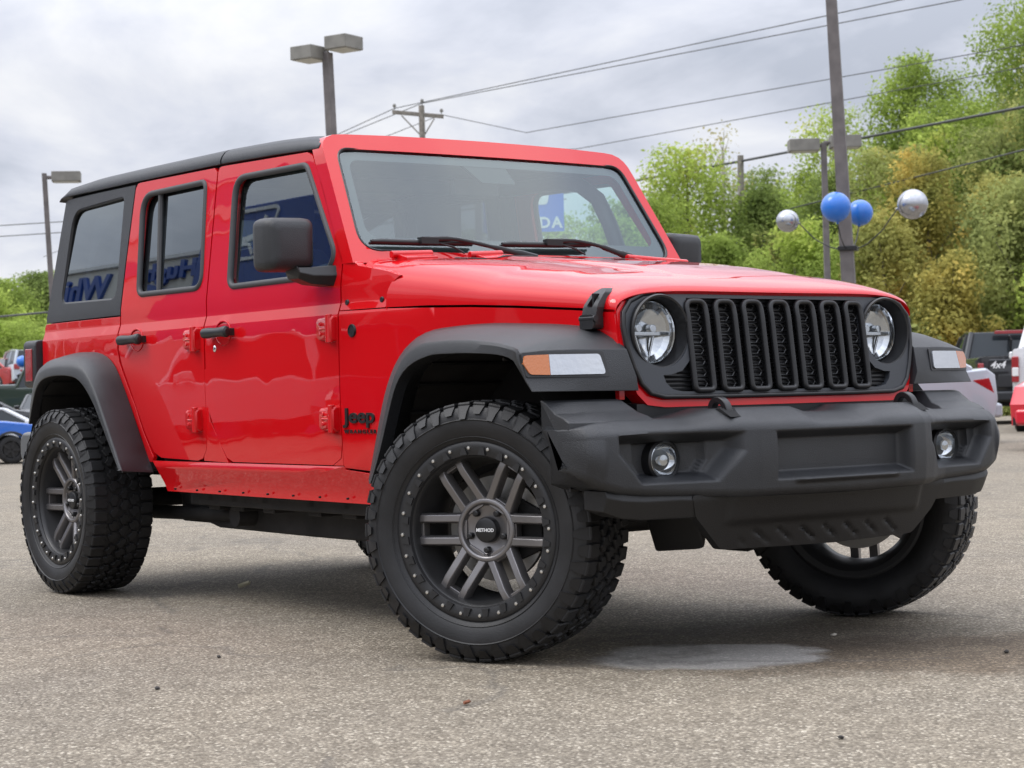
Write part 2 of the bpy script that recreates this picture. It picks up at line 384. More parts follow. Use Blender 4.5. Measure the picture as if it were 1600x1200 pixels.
for s in (1, -1):
    g.box((-0.19, s*0.47, 0.80), (0.96, 0.02, 0.62)); g.box((-3.02, s*0.52, 0.78), (0.86, 0.02, 0.55))
    g.box((-0.12, s*0.53, 1.035), (1.0, 0.14, 0.02)); g.box((-3.02, s*0.62, 1.02), (0.9, 0.3, 0.02))
    g.box((-0.635, s*0.60, 0.80), (0.02, 0.32, 0.6)); g.box((-2.60, s*0.62, 0.80), (0.02, 0.30, 0.5)); 
g.build('inner_shell', DARK, JEEP, smooth=0)
# wheel arch liners
for s in (1, -1):
    for cx, y0, y1 in ((-0.02, 0.48, 0.84), (-3.0, 0.53, 0.86)):
        g = G(); secs = []
        for k in range(19):
            a = math.radians(14 + k*150/18); r = 0.505 if cx > -1 else 0.50
            secs.append([(cx+r*math.cos(a)*1.02, s*y, 0.47+r*math.sin(a)) for y in np.linspace(y0, y1, 5)])
        g.loft(secs, False, False)
        for k in range(12):
            a = math.radians(8+k*15); secs2 = []
            g.tube([(cx+0.498*math.cos(a)*1.02, s*y0, 0.47+0.498*math.sin(a)), (cx+0.498*math.cos(a)*1.02, s*y1, 0.47+0.498*math.sin(a))], 0.006, 5)
        o = g.build('wheel_arch_liner', CHASSIS, JEEP, smooth=60)

# ---- painted side panels
for s in (-1, 1):
    # front fender side
    arch = [(-0.555, 0.56), (-0.515, 0.74), (-0.43, 0.89), (-0.29, 0.965), (-0.05, 0.995), (0.22, 0.98), (0.40, 0.945), (0.47, 0.86), (0.475, 0.80)]
    out = [(-0.852, 0.592), (-0.845, 0.58)] + arch + [(0.490, 0.80), (0.490, 0.95), (0.477, 1.062), (0.314, 1.076), (0.052, 1.096), (-0.158, 1.109), (-0.371, 1.118), (-0.587, 1.1262), (-0.848, 1.1285)]
    g = G().panel(out, [], side_map(s), 0.02, 0.07, None, ZC[2:4]); fen = g.build('front_fender', RED, JEEP, bevel=0.002, smooth=60)
    # cowl side below the windscreen
    out = [(-0.848, 1.131), (-0.594, 1.130), (-0.589, 1.165), (-0.570, 1.203), (-0.545, 1.225), (-0.525, 1.236), (-0.60, 1.256), (-0.76, 1.285), (-0.80, 1.312), (-0.848, 1.312)]
    g = G().panel(out, [], side_map(s, 0.0), 0.03, 0.05, None, ZC[2:]); g.build('cowl_side', RED, JEEP, bevel=0.002, smooth=60)
    # rocker
    out = [(-2.36, 0.5845), (-0.853, 0.5845), (-0.848, 0.573), (-0.56, 0.552), (-0.58, 0.452), (-2.30, 0.458)]
    def rock(x, z, d, s=s):
        y = body_y(-1.5, 0.585) - 0.001 - (0.03 if z < 0.49 else 0.03*(0.585-max(z, 0.49))/0.095)*1.1 + (0.0 if z > 0.49 else -0.004)
        return (x, s*(y-d), z)
    g = G().panel(out, [], rock, 0.02, 0.03, 0.3); g.cur = 1
    for k in range(9): g.cyl((-2.2+k*0.19, s*0.772, 0.470), (-2.2+k*0.19, s*0.762, 0.470), 0.004, n=8)
    g.build('rocker_panel', [RED, DARK], JEEP, bevel=0.003)
    # rear quarter
    arch = [(-2.42, 0.60), (-2.50, 0.72), (-2.60, 0.89), (-2.69, 0.99), (-2.80, 1.025), (-3.03, 1.035), (-3.24, 1.02), (-3.38, 0.97), (-3.47, 0.86)]
    out = [(-2.395, 0.58)] + [(-2.36, 0.578), (-2.345, 0.60), (-2.43, 0.71), (-2.49, 0.81), (-2.575, 0.92), (-2.632, 1.0), (-2.648, 1.05), (-2.640, 1.193), (-3.460, 1.195), (-3.478, 1.18), (-3.485, 0.86)] + arch[::-1]
    g = G().panel(out, [], side_map(s), 0.02, 0.11, None, ZC); g.build('rear_quarter_panel', RED, JEEP, bevel=0.004, smooth=60)
    # B-pillar and sill painted surround behind the doors
    g = G().panel([(-1.860, 0.595), (-1.852, 0.595), (-1.852, 1.745), (-1.860, 1.745)], [], side_map(s, -0.02), 0.01, 0.3)
    g.build('pillar', RED, JEEP)
    # sill strip below doors
    out = [(-2.345, 0.582), (-0.86, 0.577), (-0.852, 0.60), (-0.93, 0.580), (-1.70, 0.584), (-1.765, 0.66), (-1.82, 0.77), (-1.845, 0.90), (-1.86, 1.0), (-1.866, 0.70), (-1.885, 0.62), (-1.94, 0.587), (-2.32, 0.598)]
    g = G().panel([(-0.925, 0.5865), (-0.8545, 0.5865), (-0.8545, 0.655), (-0.8655, 0.612)], [], side_map(s, 0.0), 0.02, 0.08); g.build('sill', RED, JEEP, bevel=0.0015); g = G()
    g.panel([(-1.90, 0.59), (-1.70, 0.585), (-1.83, 0.75), (-1.852, 0.95), (-1.872, 0.95), (-1.875, 0.70)], [], side_map(s, -0.001), 0.02, 0.08)
    g.build('sill', RED, JEEP, bevel=0.0015)

# ---- doors
def door(s, name_outline, window, seal_r, handle_x, hinge_x, lock, divider):
    D = G().panel(name_outline, [window], side_map(s), 0.03, 0.11, None, ZC).build('door', RED, JEEP, bevel=0.005, seg=3, smooth=60)
    # raised painted rim, then the rubber seal round the window
    c = np.mean(window, 0)
    g = G(); g.tube([side_map(s, 0.0005)(c[0]+(x-c[0])*1.0, c[1]+(z-c[1])*1.0, 0.004) for x, z in window], 0.013, 8, loop=True, squash=1.0)
    g.build('window_seal', RUBBER, D, smooth=60)
    if divider:
        (xa, za), (xb, zb) = divider
        G().tube([side_map(s)(xa, za, 0.012), side_map(s)(xb, zb, 0.012)], 0.012, 8).build('window_divider', RUBBER, D)
    gl = G().panel([(c[0]+(x-c[0])*1.01, c[1]+(z-c[1])*1.01) for x, z in window], [], lambda x, z, d, s=s: (x, s*(0.800-0.013-(z-1.22)/0.58*0.085-0.013-d), z), 0.0, 3.0)
    gl.f = [f for f in gl.f[:len(gl.f)] if len(set(f)) > 2]; gl2 = G(); n = len(gl.v)//2
    gl2.add(gl.v[:n], [f for f in gl.f if max(f) < n])
    gl2.build('window_glass', TINTGLASS if divider else SIDEGLASS, D, smooth=0, recalc=False)
    # pull handle with its pocket
    hz = 1.088; y0 = body_y(handle_x, hz)
    g = G(); secs = []
    for x, r, dz in ((-0.098, 0.012, 0), (-0.093, 0.020, 0), (-0.055, 0.0215, 0.0), (0.0, 0.0185, 0.0), (0.05, 0.019, 0.001), (0.078, 0.023, 0.001), (0.094, 0.022, 0.0), (0.100, 0.012, 0.0)):
        secs.append([(handle_x+x, s*(y0+0.034+0.016*math.cos(a)*(r/0.02)), hz+dz+r*math.sin(a)) for a in np.linspace(0, 2*PI, 12, endpoint=False)])
    g.loft(secs)
    for dx in (-0.082, 0.082): g.box((handle_x+dx, s*(y0+0.012), hz), (0.022, 0.05, 0.028))
    g.build('handle', PLASTIC2, D, bevel=0.002)
    g = G(); g.grid(lambda u, v: (handle_x+0.006+0.062*math.cos(2*PI*u)*v, s*(y0+0.0015-0.012*(1-v**4)), hz-0.002+0.047*math.sin(2*PI*u)*v), 25, 7)
    rim = [(handle_x+0.006+0.061*math.cos(a), s*(y0+0.0005), hz-0.002+0.046*math.sin(a)) for a in np.linspace(0, 2*PI, 28, endpoint=False)]
    g.tube(rim, 0.0035, 6, loop=True); g.build('handle_pocket', RED, D, smooth=60)
    if lock:
        g = G().lathe([(0.0, 0.004*s), (0.010, 0.004*s), (0.013, 0.002*s), (0.013, -0.006*s)], 16, (lock[0], s*y0, lock[1]), 'y'); g.build('door_lock', CHROME, D)
    for hz2 in (1.070, 0.752):
        yb = body_y(hinge_x, hz2); g = G()
        sec = lambda x, h, t: [(hinge_x+x, s*(yb-0.01), hz2-h), (hinge_x+x, s*(yb+t*0.6), hz2-h), (hinge_x+x, s*(yb+t), hz2-h*0.72), (hinge_x+x, s*(yb+t), hz2+h*0.72), (hinge_x+x, s*(yb+t*0.6), hz2+h), (hinge_x+x, s*(yb-0.01), hz2+h)]
        g.loft([sec(-0.045, 0.030, 0.013), sec(-0.038, 0.038, 0.017), sec(0.020, 0.042, 0.019), sec(0.028, 0.046, 0.022), sec(0.040, 0.046, 0.030), sec(0.066, 0.046, 0.030), sec(0.072, 0.040, 0.024)])
        g.cyl((hinge_x+0.055, s*(yb+0.022), hz2-0.050), (hinge_x+0.055, s*(yb+0.022), hz2+0.050), 0.0135, n=12)
        for q in (-0.018, 0.018): g.cyl((hinge_x-0.012, s*(yb+0.015), hz2+q), (hinge_x-0.012, s*(yb+0.0215), hz2+q), 0.0085, n=8)
        g.box((hinge_x+0.004, s*(yb+0.019), hz2), (0.045, 0.006, 0.006))
        g.build('hinge', RED, D, bevel=0.003, seg=2)
    return D
FD = [(-0.856, 1.312), (-0.856, 0.66), (-0.870, 0.612), (-0.925, 0.588), (-1.66, 0.589), (-1.705, 0.605), (-1.775, 0.68), (-1.835, 0.79), (-1.850, 0.905), (-1.851, 1.15), (-1.851, 1.728), (-1.842, 1.744), (-1.82, 1.747), (-1.165, 1.727), (-1.128, 1.712), (-1.034, 1.586), (-0.935, 1.425)]
FW = rpoly([(-1.705, 1.688), (-1.160, 1.680), (-0.905, 1.335), (-0.955, 1.262), (-1.680, 1.262)], [0.075, 0.06, 0.05, 0.07, 0.05], 6)
RD = [(-1.861, 1.728), (-1.861, 0.70), (-1.873, 0.635), (-1.905, 0.60), (-1.95, 0.590), (-2.27, 0.598), (-2.335, 0.620), (-2.405, 0.70), (-2.469, 0.796), (-2.54, 0.90), (-2.605, 0.99), (-2.630, 1.05), (-2.630, 1.20), (-2.618, 1.43), (-2.592, 1.735), (-2.575, 1.755), (-2.55, 1.757), (-1.885, 1.747)]
RW = rpoly([(-2.520, 1.700), (-1.948, 1.700), (-1.906, 1.272), (-2.475, 1.276)], [0.085, 0.04, 0.06, 0.05], 6)
for s in (-1, 1):
    door(s, FD, FW, 0.013, -1.703, -0.935, (-1.77, 1.028), None)
    door(s, RD, RW, 0.013, -2.462, -1.965, None, ((-2.372, 1.70), (-2.305, 1.276)))

# ---- hood with crowned top
def hood_x_front(a): return 0.478 + 0.030*(1-a*a)
def hood_z(x, a, w):
    zs = float(np.interp(x, [-0.8, -0.587, -0.371, -0.158, 0.052, 0.314, 0.479, 0.52], [1.134, 1.130, 1.126, 1.117, 1.104, 1.084, 1.070, 1.066]))
    zc = float(np.interp(x, [-0.85, -0.60, -0.35, -0.1, 0.1, 0.25, 0.36, 0.43, 0.47, 0.51], [1.330, 1.318, 1.297, 1.270, 1.242, 1.216, 1.192, 1.172, 1.156, 1.136]))
    zc -= 0.012*sstep(0.42, 0.50, a*0.72/0.70)*sstep(0.45, 0.1, x)
    n_ = float(np.interp(x, [-0.85, -0.66, -0.10], [24, 14, 4.6]))
    return zs + (zc-zs)*max(0, 1-a**n_)**0.40 - 0.010*a*a*(1-a)
def hood_w(x): return body_y(x, 1.0)-0.0 if x > -0.85 else 0.79
def hood_pt(u, v, x0f, x1f):
    # v in [-1,1] across with bunching at the edges
    sgn = 1 if v >= 0 else -1; a = math.sin(abs(v)*PI/2)
    x = x1f(a) + (x0f(a)-x1f(a))*u
    w = hood_w(x)-0.001
    return (x, sgn*a*w, hood_z(x, a, w))
def hood_rear(a): return float(np.interp(a, [0, 0.6, 0.80, 0.9, 0.95, 0.985, 1.0], [-0.455, -0.455, -0.46, -0.49, -0.53, -0.568, -0.587]))
g = G(); nu, nv = 40, 81
top = [hood_pt((i/(nu-1))**0.8 if False else i/(nu-1), -1+2*j/(nv-1), hood_x_front, hood_rear) for i in range(nu) for j in range(nv)]
F = [(i*nv+j, (i+1)*nv+j, (i+1)*nv+j+1, i*nv+j+1) for i in range(nu-1) for j in range(nv-1)]
# front lip folded down and rear edge folded under
V = list(top); o = len(V)
for j in range(nv):
    x, y, z = top[(nu-1)*nv+j]; V.append((x+0.006, y, z-0.010)); V.append((x-0.010, y*0.995, z-0.022)); V.append((x-0.05, y*0.99, z-0.022))
for j in range(nv-1):
    a, b = (nu-1)*nv+j, (nu-1)*nv+j+1; c, d = o+3*j, o+3*(j+1)
    F += [(a, c, d, b), (c, c+1, d+1, d), (c+1, c+2, d+2, d+1)]
o2 = len(V)
for j in range(nv): x, y, z = top[j]; V.append((x+0.004, y, z-0.02))
for j in range(nv-1): F.append((j+1, o2+j+1, o2+j, j))
o3 = len(V)
for i in range(nu):
    for j, sg in ((0, 1), (nv-1, -1)):
        x, y, z = top[i*nv+j]; V.append((x, y+sg*0.018, z-0.001))
for i in range(nu-1):
    F.append((i*nv, (i+1)*nv, o3+2*(i+1), o3+2*i)); F.append(((i+1)*nv+nv-1, i*nv+nv-1, o3+2*i+1, o3+2*(i+1)+1))
g.add(V, F); HOOD = g.build('hood', RED, JEEP, smooth=50)
# cowl panel between hood and windscreen
g = G().grid(lambda u, v: (lambda p: (p[0], p[1]*0.981, p[2]))(hood_pt(u, (-1+2*v)*0.985, lambda a: hood_rear(a)-0.006, lambda a: -0.835)), 12, 81)
CW = g.build('cowl_panel', RED, JEEP, smooth=50)
g = G().grid(lambda u, v: (lambda p: (p[0], p[1]*0.95, p[2]-0.03))(hood_pt(u, (-1+2*v)*0.70, lambda a: hood_rear(a)+0.05, lambda a: -0.80)), 12, 41)
g.build('cowl_drain', DARK, JEEP)
for s in (-1, 1):
    g = G().panel([(-0.62, s*0.20), (-0.50, s*0.20), (-0.50, s*0.46), (-0.62, s*0.46)], [], lambda x, y, d: (x, y, hood_z(x, abs(y)/0.76, .76)+0.004-d), 0.006, 0.06)
    g.build('cowl_vent', PLASTIC2, CW, bevel=0.002)
for s in (-1, 1):       # painted windscreen hinges and bump stops on the cowl
    for y, l, x in ((0.60, 0.13, -0.66), (0.36, 0.10, -0.55)):
        g = G()
        z = hood_z(x, y/0.76, .76)
        g.loft([[(x-0.05+dx, s*(y-l/2), z-0.005+dz) for dx, dz in ((0, 0), (0.10, -0.005), (0.10, 0.012), (0.055, 0.024), (0, 0.024))], [(x-0.05+dx, s*(y+l/2), z-0.012+dz) for dx, dz in ((0, 0), (0.10, -0.005), (0.10, 0.012), (0.055, 0.024), (0, 0.024))]])
        g.cyl((x-0.02, s*(y-l/2-0.02), z+0.020), (x-0.02, s*(y+l/2+0.02), z+0.013), 0.014, n=10)
        g.build('windscreen_hinge', RED, CW, bevel=0.003)
    for x in (-0.622, -0.815): G().lathe([(0, 0.004*s), (0.009, 0.004*s), (0.011, 0), (0.011, -0.006*s)], 12, (x, s*(body_y(x, 1.16)+0.001), 1.158), 'y').build('bolt', PLASTIC2, CW)
    # rubber hood latch
    g = G(); x0 = 0.405
    def lp(dx, dz, dn): return (x0+dx, s*(body_y(x0, 1.0)-0.006+dn-0.085*(max(0, dz)/0.078)**1.6), 1.080+dz)
    outl = rpoly([(-0.036, -0.062), (0.032, -0.062), (0.036, 0.0), (0.028, 0.046), (0.010, 0.060), (-0.014, 0.060), (-0.031, 0.046), (-0.032, 0.0)], 0.010, 3)
    hole = rpoly([(-0.016, 0.000), (0.014, 0.000), (0.012, 0.042), (-0.014, 0.042)], 0.008, 3)
    g.panel(outl, [hole], lambda u, v, d: lp(u, v, 0.030+0.010*sstep(0.02, -0.05, v)-d), 0.026, 0.03)
    g.panel(rpoly([(-0.034, -0.066), (0.031, -0.066), (0.031, -0.022), (-0.034, -0.022)], 0.01, 3), [], lambda u, v, d: lp(u, v, 0.046-d), 0.04, 0.03)
    g.cyl(lp(-0.036, -0.034, 0.038), lp(0.036, -0.034, 0.038), 0.010, n=10)
    g.box(lp(-0.002, 0.020, 0.012), (0.010, 0.03, 0.045))
    g.build('hood_latch', PLASTIC2, HOOD, bevel=0.003)

# ---- front panel: red surround, dark grille, seven slots, headlights
def gx(y, z): return 0.507 + (1.09-z)*0.125 - 0.062*y*y - (0.10*(z-1.05) if z > 1.05 else 0)
def gmap(off): return lambda y, z, d: (gx(y, z)+off-d, y, z)
half = [(0.0, 1.131), (0.30, 1.131), (0.45, 1.129), (0.545, 1.121), (0.600, 1.098), (0.630, 1.062), (0.636, 1.02), (0.630, 0.960), (0.612, 0.895), (0.590, 0.845), (0.560, 0.815), (0.51, 0.803), (0.30, 0.801), (0.0, 0.801)]
insert_out = half[:-1] + [(0.0, 0.801)] + [(-y, z) for y, z in half[1:-1]][::-1]
red_out = rpoly([(0.643, 1.066), (0.640, 0.96), (0.620, 0.87), (0.598, 0.815), (0.565, 0.782), (0.50, 0.774), (-0.50, 0.774), (-0.565, 0.782), (-0.598, 0.815), (-0.620, 0.87), (-0.640, 0.96), (-0.643, 1.066), (-0.60, 1.112), (-0.5, 1.135), (0.5, 1.135), (0.60, 1.112)], 0.01, 2)
hole_red = [(y*0.985, 0.965+(z-0.965)*0.975) for y, z in insert_out]
FP = G().panel(red_out, [hole_red], gmap(-0.004), 0.06, 0.06).build('front_panel', RED, JEEP, bevel=0.006, seg=3, smooth=60)
HL_Y, HL_Z = 0.495, 1.003
circ = lambda r, s: [(s*HL_Y+r*math.cos(a), HL_Z+r*math.sin(a)) for a in np.linspace(0, 2*PI, 48, endpoint=False)]
sl_half = [(0.0, 1.107), (0.376, 1.107), (0.381, 1.09), (0.379, 0.955), (0.392, 0.915), (0.425, 0.884), (0.470, 0.872), (0.500, 0.871), (0.492, 0.848), (0.470, 0.828), (0.43, 0.820), (0.0, 0.820)]
slot_hole = sl_half[1:-1]; slot_hole = slot_hole + [(-y, z) for y, z in slot_hole[::-1]]
GR = G().panel(insert_out, [slot_hole, circ(0.109, 1), circ(0.109, -1)], lambda y, z, d: (gx(y, z)+0.004-d, y, z), 0.02, 0.05).build('grille', GRILLE, JEEP, bevel=0.004, seg=2, smooth=60)
rim = [(gx(y*0.99, z)+0.004, y*0.99, 0.965+(z-0.965)*0.985) for y, z in insert_out]
G().tube(rim, 0.008, 8, loop=True).build('grille_rim', PLASTIC2, GR, smooth=60)
# ribbed backing
g = G().panel(slot_hole, [], lambda y, z, d: (gx(y, z)-0.016-d, y, z), 0.006, 0.05)
for k in range(22):
    z = 0.826+k*0.0128; ym = 0.378 if z > 0.905 else (0.378 + (0.905-z)*2.6 if z > 0.868 else 0.485)
    if z > 0.868 and z < 0.905: ym = min(ym, 0.43)
    g.loft([[(gx(y, z)-0.016, y, z-0.004), (gx(y, z)-0.009, y, z), (gx(y, z)-0.016, y, z+0.004)] for y in np.linspace(-ym, ym, 24)])
g.build('grille_backing', PLASTIC2, GR, smooth=30)
MESHD = mat('grille_mesh_edge', (0.035, 0.036, 0.038), rough=0.4)
for k in range(-3, 4):
    yc = k*0.1155
    lo = rpoly([(yc-0.037, 0.823), (yc+0.037, 0.823), (yc+0.037, 1.098), (yc-0.037, 1.098)], [0.016, 0.016, 0.026, 0.026], 5)
    g = G(); pth = []
    for i in range(len(lo)):
        a, b = lo[i], lo[(i+1) % len(lo)]; L = math.dist(a, b); nn = max(1, int(L/0.02))
        for q in range(nn): t = q/nn; pth.append((a[0]+(b[0]-a[0])*t, a[1]+(b[1]-a[1])*t))
    g.tube([(gx(y, z)+0.005, y, z) for y, z in pth], 0.0115, 10, loop=True, squash=0.85)
    # frame side wall going inward
    inn = [(yc+(y-yc)*0.92, 0.96+(z-0.96)*0.975) for y, z in pth]
    g.loft([[(gx(y, z)+0.004, y, z) for y, z in inn], [(gx(y, z)-0.055, y, z) for y, z in inn]], True, False)
    SL = g.build('slot_frame', PLASTIC2, GR, smooth=50)
    g = G()
    for q in range(8):
        zc = 0.843+q*0.0345; hx = [(-0.022, 0), (-0.013, 0.0125), (0.013, 0.0125), (0.022, 0), (0.013, -0.0125), (-0.013, -0.0125)]
        pts = [(yc+a*1.25, zc+b) for a, b in hx]
        g.tube([(gx(y, z)-0.012, y, z) for y, z in pts], 0.0024, 6, loop=True)
        g.loft([[(gx(y, z)-0.012, y, z) for y, z in pts], [(gx(y, z)-0.045, yc+(y-yc)*0.85, zc+(z-zc)*0.85) for y, z in pts]], True, False)
    g.build('slot_mesh', MESHD, SL, smooth=20)
    g = G().panel(lo, [], lambda y, z, d: (gx(y, z)-0.06-d, y, z), 0.004, 0.3); g.build('slot_back', DARK, SL)
for s in (-1, 1):
    x0 = gx(HL_Y, HL_Z); cy = s*HL_Y
    H = G().lathe([(0.112, -0.012), (0.115, 0.006), (0.112, 0.012), (0.106, 0.010), (0.102, -0.004), (0.099, -0.045), (0.097, -0.052)], 64, (x0, cy, HL_Z), 'x').build('headlight', PLASTIC2, JEEP, smooth=35)
    G().lathe([(0.0985, -0.050), (0.098, -0.040), (0.0945, -0.036), (0.092, -0.042)], 56, (x0, cy, HL_Z), 'x').build('lamp_ring', CHROME, H, smooth=50)
    g = G(); g.lathe([(0.093, -0.044), (0.089, -0.052), (0.074, -0.064), (0.052, -0.075), (0.03, -0.081), (0.0, -0.083)], 20, (x0, cy, HL_Z), 'x')
    g.build('reflector', SILVERREF, H, smooth=12)
    g = G(); g.box((x0-0.056, cy, HL_Z-0.004), (0.012, 0.175, 0.012))
    g.box((x0-0.066, cy-s*0.02, HL_Z-0.045), (0.01, 0.006, 0.085), R=Matrix.Rotation(0.30*s, 3, 'X')); g.box((x0-0.066, cy+s*0.03, HL_Z-0.045), (0.01, 0.006, 0.080), R=Matrix.Rotation(-0.35*s, 3, 'X'))
    g.cyl((x0-0.075, cy-s*0.022, HL_Z+0.012), (x0-0.052, cy-s*0.022, HL_Z+0.012), 0.013, n=16); g.cyl((x0-0.075, cy+s*0.035, HL_Z+0.012), (x0-0.052, cy+s*0.035, HL_Z+0.012), 0.012, n=16)
    g.build('lamp_internals', SILVERREF, H, bevel=0.002)
    g = G(); g.lathe([(0.094, -0.040), (0.085, -0.030), (0.065, -0.021), (0.035, -0.015), (0.0005, -0.013)], 48, (x0, cy, HL_Z), 'x'); g.build('lens', LENSGLASS, H, smooth=180, recalc=True)

# ---- fender flares
def flare(s, B, K, L, yB, n=34, front=True):
    N_ = n; Bs, Ks, Ls = smooth_path(B, N_, 1), smooth_path(K, N_, 1), smooth_path(L, N_, 1); secs = []
    def sec(b, k, l, vb=None):
        m = (b*0.45+k*0.55) + np.array([0, 0.010, 0.012]); m2 = (b*0.2+k*0.8)+np.array([0, 0.012, 0.006])
        u = l + np.array([0, -0.045, 0.004]); v = np.array([vb[0] if vb is not None else (b[0]*0.5+u[0]*0.5), b[1]-0.01, u[2]*0.6+b[2]*0.4-0.02])
        lt = k*0.75 + l*0.25 + np.array([0, 0.004, 0])
        return [(q[0], s*q[1], q[2]) for q in (b, m, m2, k, lt, l, u, v)]
    for i in range(N_): secs.append(sec(Bs[i], Ks[i], Ls[i]))
    if front:
        def ex(b, k, l): secs.append(sec(np.array(b), np.array(k), np.array(l)))
        ex((0.470, 0.640, 0.985), (0.405, 0.960, 0.957), (0.375, 0.955, 0.922))
        secs.append([(0.512, s*0.632, 0.950), (0.478, s*0.80, 0.952), (0.455, s*0.90, 0.950), (0.432, s*0.972, 0.944), (0.420, s*0.972, 0.920), (0.405, s*0.957, 0.893), (0.385, s*0.90, 0.893), (0.44, s*0.62, 0.90)])
        secs.append([(0.538, s*0.618, 0.868), (0.502, s*0.80, 0.868), (0.478, s*0.90, 0.868), (0.452, s*0.970, 0.868), (0.450, s*0.970, 0.862), (0.440, s*0.957, 0.855), (0.42, s*0.90, 0.855), (0.46, s*0.61, 0.86)])
        secs.append([(0.532, s*0.606, 0.826), (0.510, s*0.80, 0.828), (0.496, s*0.90, 0.829), (0.478, s*0.964, 0.830), (0.474, s*0.964, 0.829), (0.466, s*0.955, 0.829), (0.44, s*0.90, 0.829), (0.47, s*0.60, 0.828)])
    g = G().loft(secs); return g
Bf = [(-0.66, 0.770, 0.545), (-0.645, 0.768, 0.70), (-0.618, 0.766, 0.81), (-0.578, 0.761, 0.905), (-0.52, 0.755, 0.975), (-0.445, 0.747, 1.025), (-0.35, 0.736, 1.048), (-0.176, 0.716, 1.055), (-0.046, 0.701, 1.055), (0.229, 0.670, 1.040), (0.36, 0.655, 1.027), (0.415, 0.650, 1.012)]
Kf = [(-0.452, 0.940, 0.541), (-0.415, 0.942, 0.61), (-0.371, 0.945, 0.70), (-0.330, 0.945, 0.80), (-0.295, 0.945, 0.875), (-0.245, 0.945, 0.94), (-0.195, 0.945, 0.974), (-0.120, 0.945, 0.992), (0.02, 0.945, 0.996), (0.147, 0.945, 0.992), (0.300, 0.946, 0.977), (0.375, 0.950, 0.962)]
Lf = [(-0.424, 0.955, 0.541), (-0.385, 0.955, 0.605), (-0.345, 0.955, 0.685), (-0.303, 0.955, 0.778), (-0.262, 0.955, 0.86), (-0.215, 0.955, 0.905), (-0.155, 0.955, 0.933), (-0.056, 0.955, 0.954), (0.117, 0.955, 0.953), (0.25, 0.955, 0.947), (0.320, 0.955, 0.940), (0.350, 0.955, 0.932)]
Br = [(-3.56, 0.775, 0.74), (-3.52, 0.78, 0.86), (-3.44, 0.785, 0.965), (-3.36, 0.79, 1.015), (-3.244, 0.793, 1.042), (-3.035, 0.797, 1.055), (-2.84, 0.80, 1.050), (-2.757, 0.80, 1.034), (-2.67, 0.80, 0.995), (-2.60, 0.80, 0.91), (-2.54, 0.80, 0.83), (-2.474, 0.80, 0.736), (-2.36, 0.797, 0.548)]
Kr = [(-3.455, 0.865, 0.74), (-3.40, 0.875, 0.84), (-3.315, 0.895, 0.925), (-3.22, 0.915, 0.970), (-3.10, 0.935, 0.988), (-2.97, 0.943, 0.995), (-2.84, 0.945, 0.995), (-2.737, 0.945, 0.988), (-2.660, 0.945, 0.965), (-2.600, 0.945, 0.915), (-2.545, 0.945, 0.862), (-2.442, 0.945, 0.721), (-2.320, 0.943, 0.551)]
Lr = [(-3.42, 0.880, 0.74), (-3.36, 0.890, 0.82), (-3.27, 0.910, 0.895), (-3.17, 0.930, 0.930), (-3.07, 0.945, 0.945), (-2.96, 0.953, 0.950), (-2.85, 0.955, 0.949), (-2.75, 0.955, 0.941), (-2.685, 0.955, 0.921), (-2.622, 0.955, 0.878), (-2.56, 0.955, 0.825), (-2.455, 0.955, 0.70), (-2.335, 0.955, 0.551)]
for s in (-1, 1):
    FL = flare(s, Bf, Kf, Lf, 0.7).build('fender_flare', PLASTIC, JEEP, bevel=0.005, seg=2, smooth=50, bang=28)
    FR = flare(s, Br, Kr, Lr, 0.8, front=False).build('fender_flare', PLASTIC, JEEP, bevel=0.005, seg=2, smooth=50, bang=28)
    # marker and turn lamp let into the front face, amber on the outer end
    a0, a1 = 0.722, 0.962
    def mp(u, v, d, s=s):      # u: y from inner to outer, v: z
        x = float(np.interp(u, [0.60, 0.80, 0.90, 0.97], [0.530, 0.493, 0.469, 0.443])) + (0.905-v)*0.25
        wrap = 0.0; return (x+0.005-d - wrap*2.6, s*min(u, 0.972+wrap*0.2), v)
    low, hi = 0.878, 0.938
    G().panel(rpoly([(a0-0.015, low-0.008), (0.968, low-0.006), (0.974, hi+0.006), (a0-0.005, hi+0.008)], 0.008, 3), [], lambda u, v, d: (lambda q: (q[0]-0.002, q[1], q[2]))(mp(u, v, d)), 0.012, 0.02).build('marker_housing', PLASTIC2, FL, smooth=40)
    G().panel(rpoly([(a0, low), (0.900, low), (0.895, hi), (a0+0.010, hi)], [0.010, 0.001, 0.001, 0.012], 3), [], lambda u, v, d: (lambda q: (q[0]+0.003, q[1], q[2]))(mp(u, v, d)), 0.010, 0.02).build('marker_lamp', CLEARLENS, FL, bevel=0.003)
    G().panel(rpoly([(0.901, low), (0.958, low+0.002), (0.972, 0.912), (0.966, hi-0.002), (0.896, hi)], [0.001, 0.012, 0.01, 0.012, 0.001], 3), [], lambda u, v, d: (lambda q: (q[0]+0.003, q[1], q[2]))(mp(u, v, d)), 0.010, 0.012).build('turn_signal', AMBER, FL, bevel=0.003)

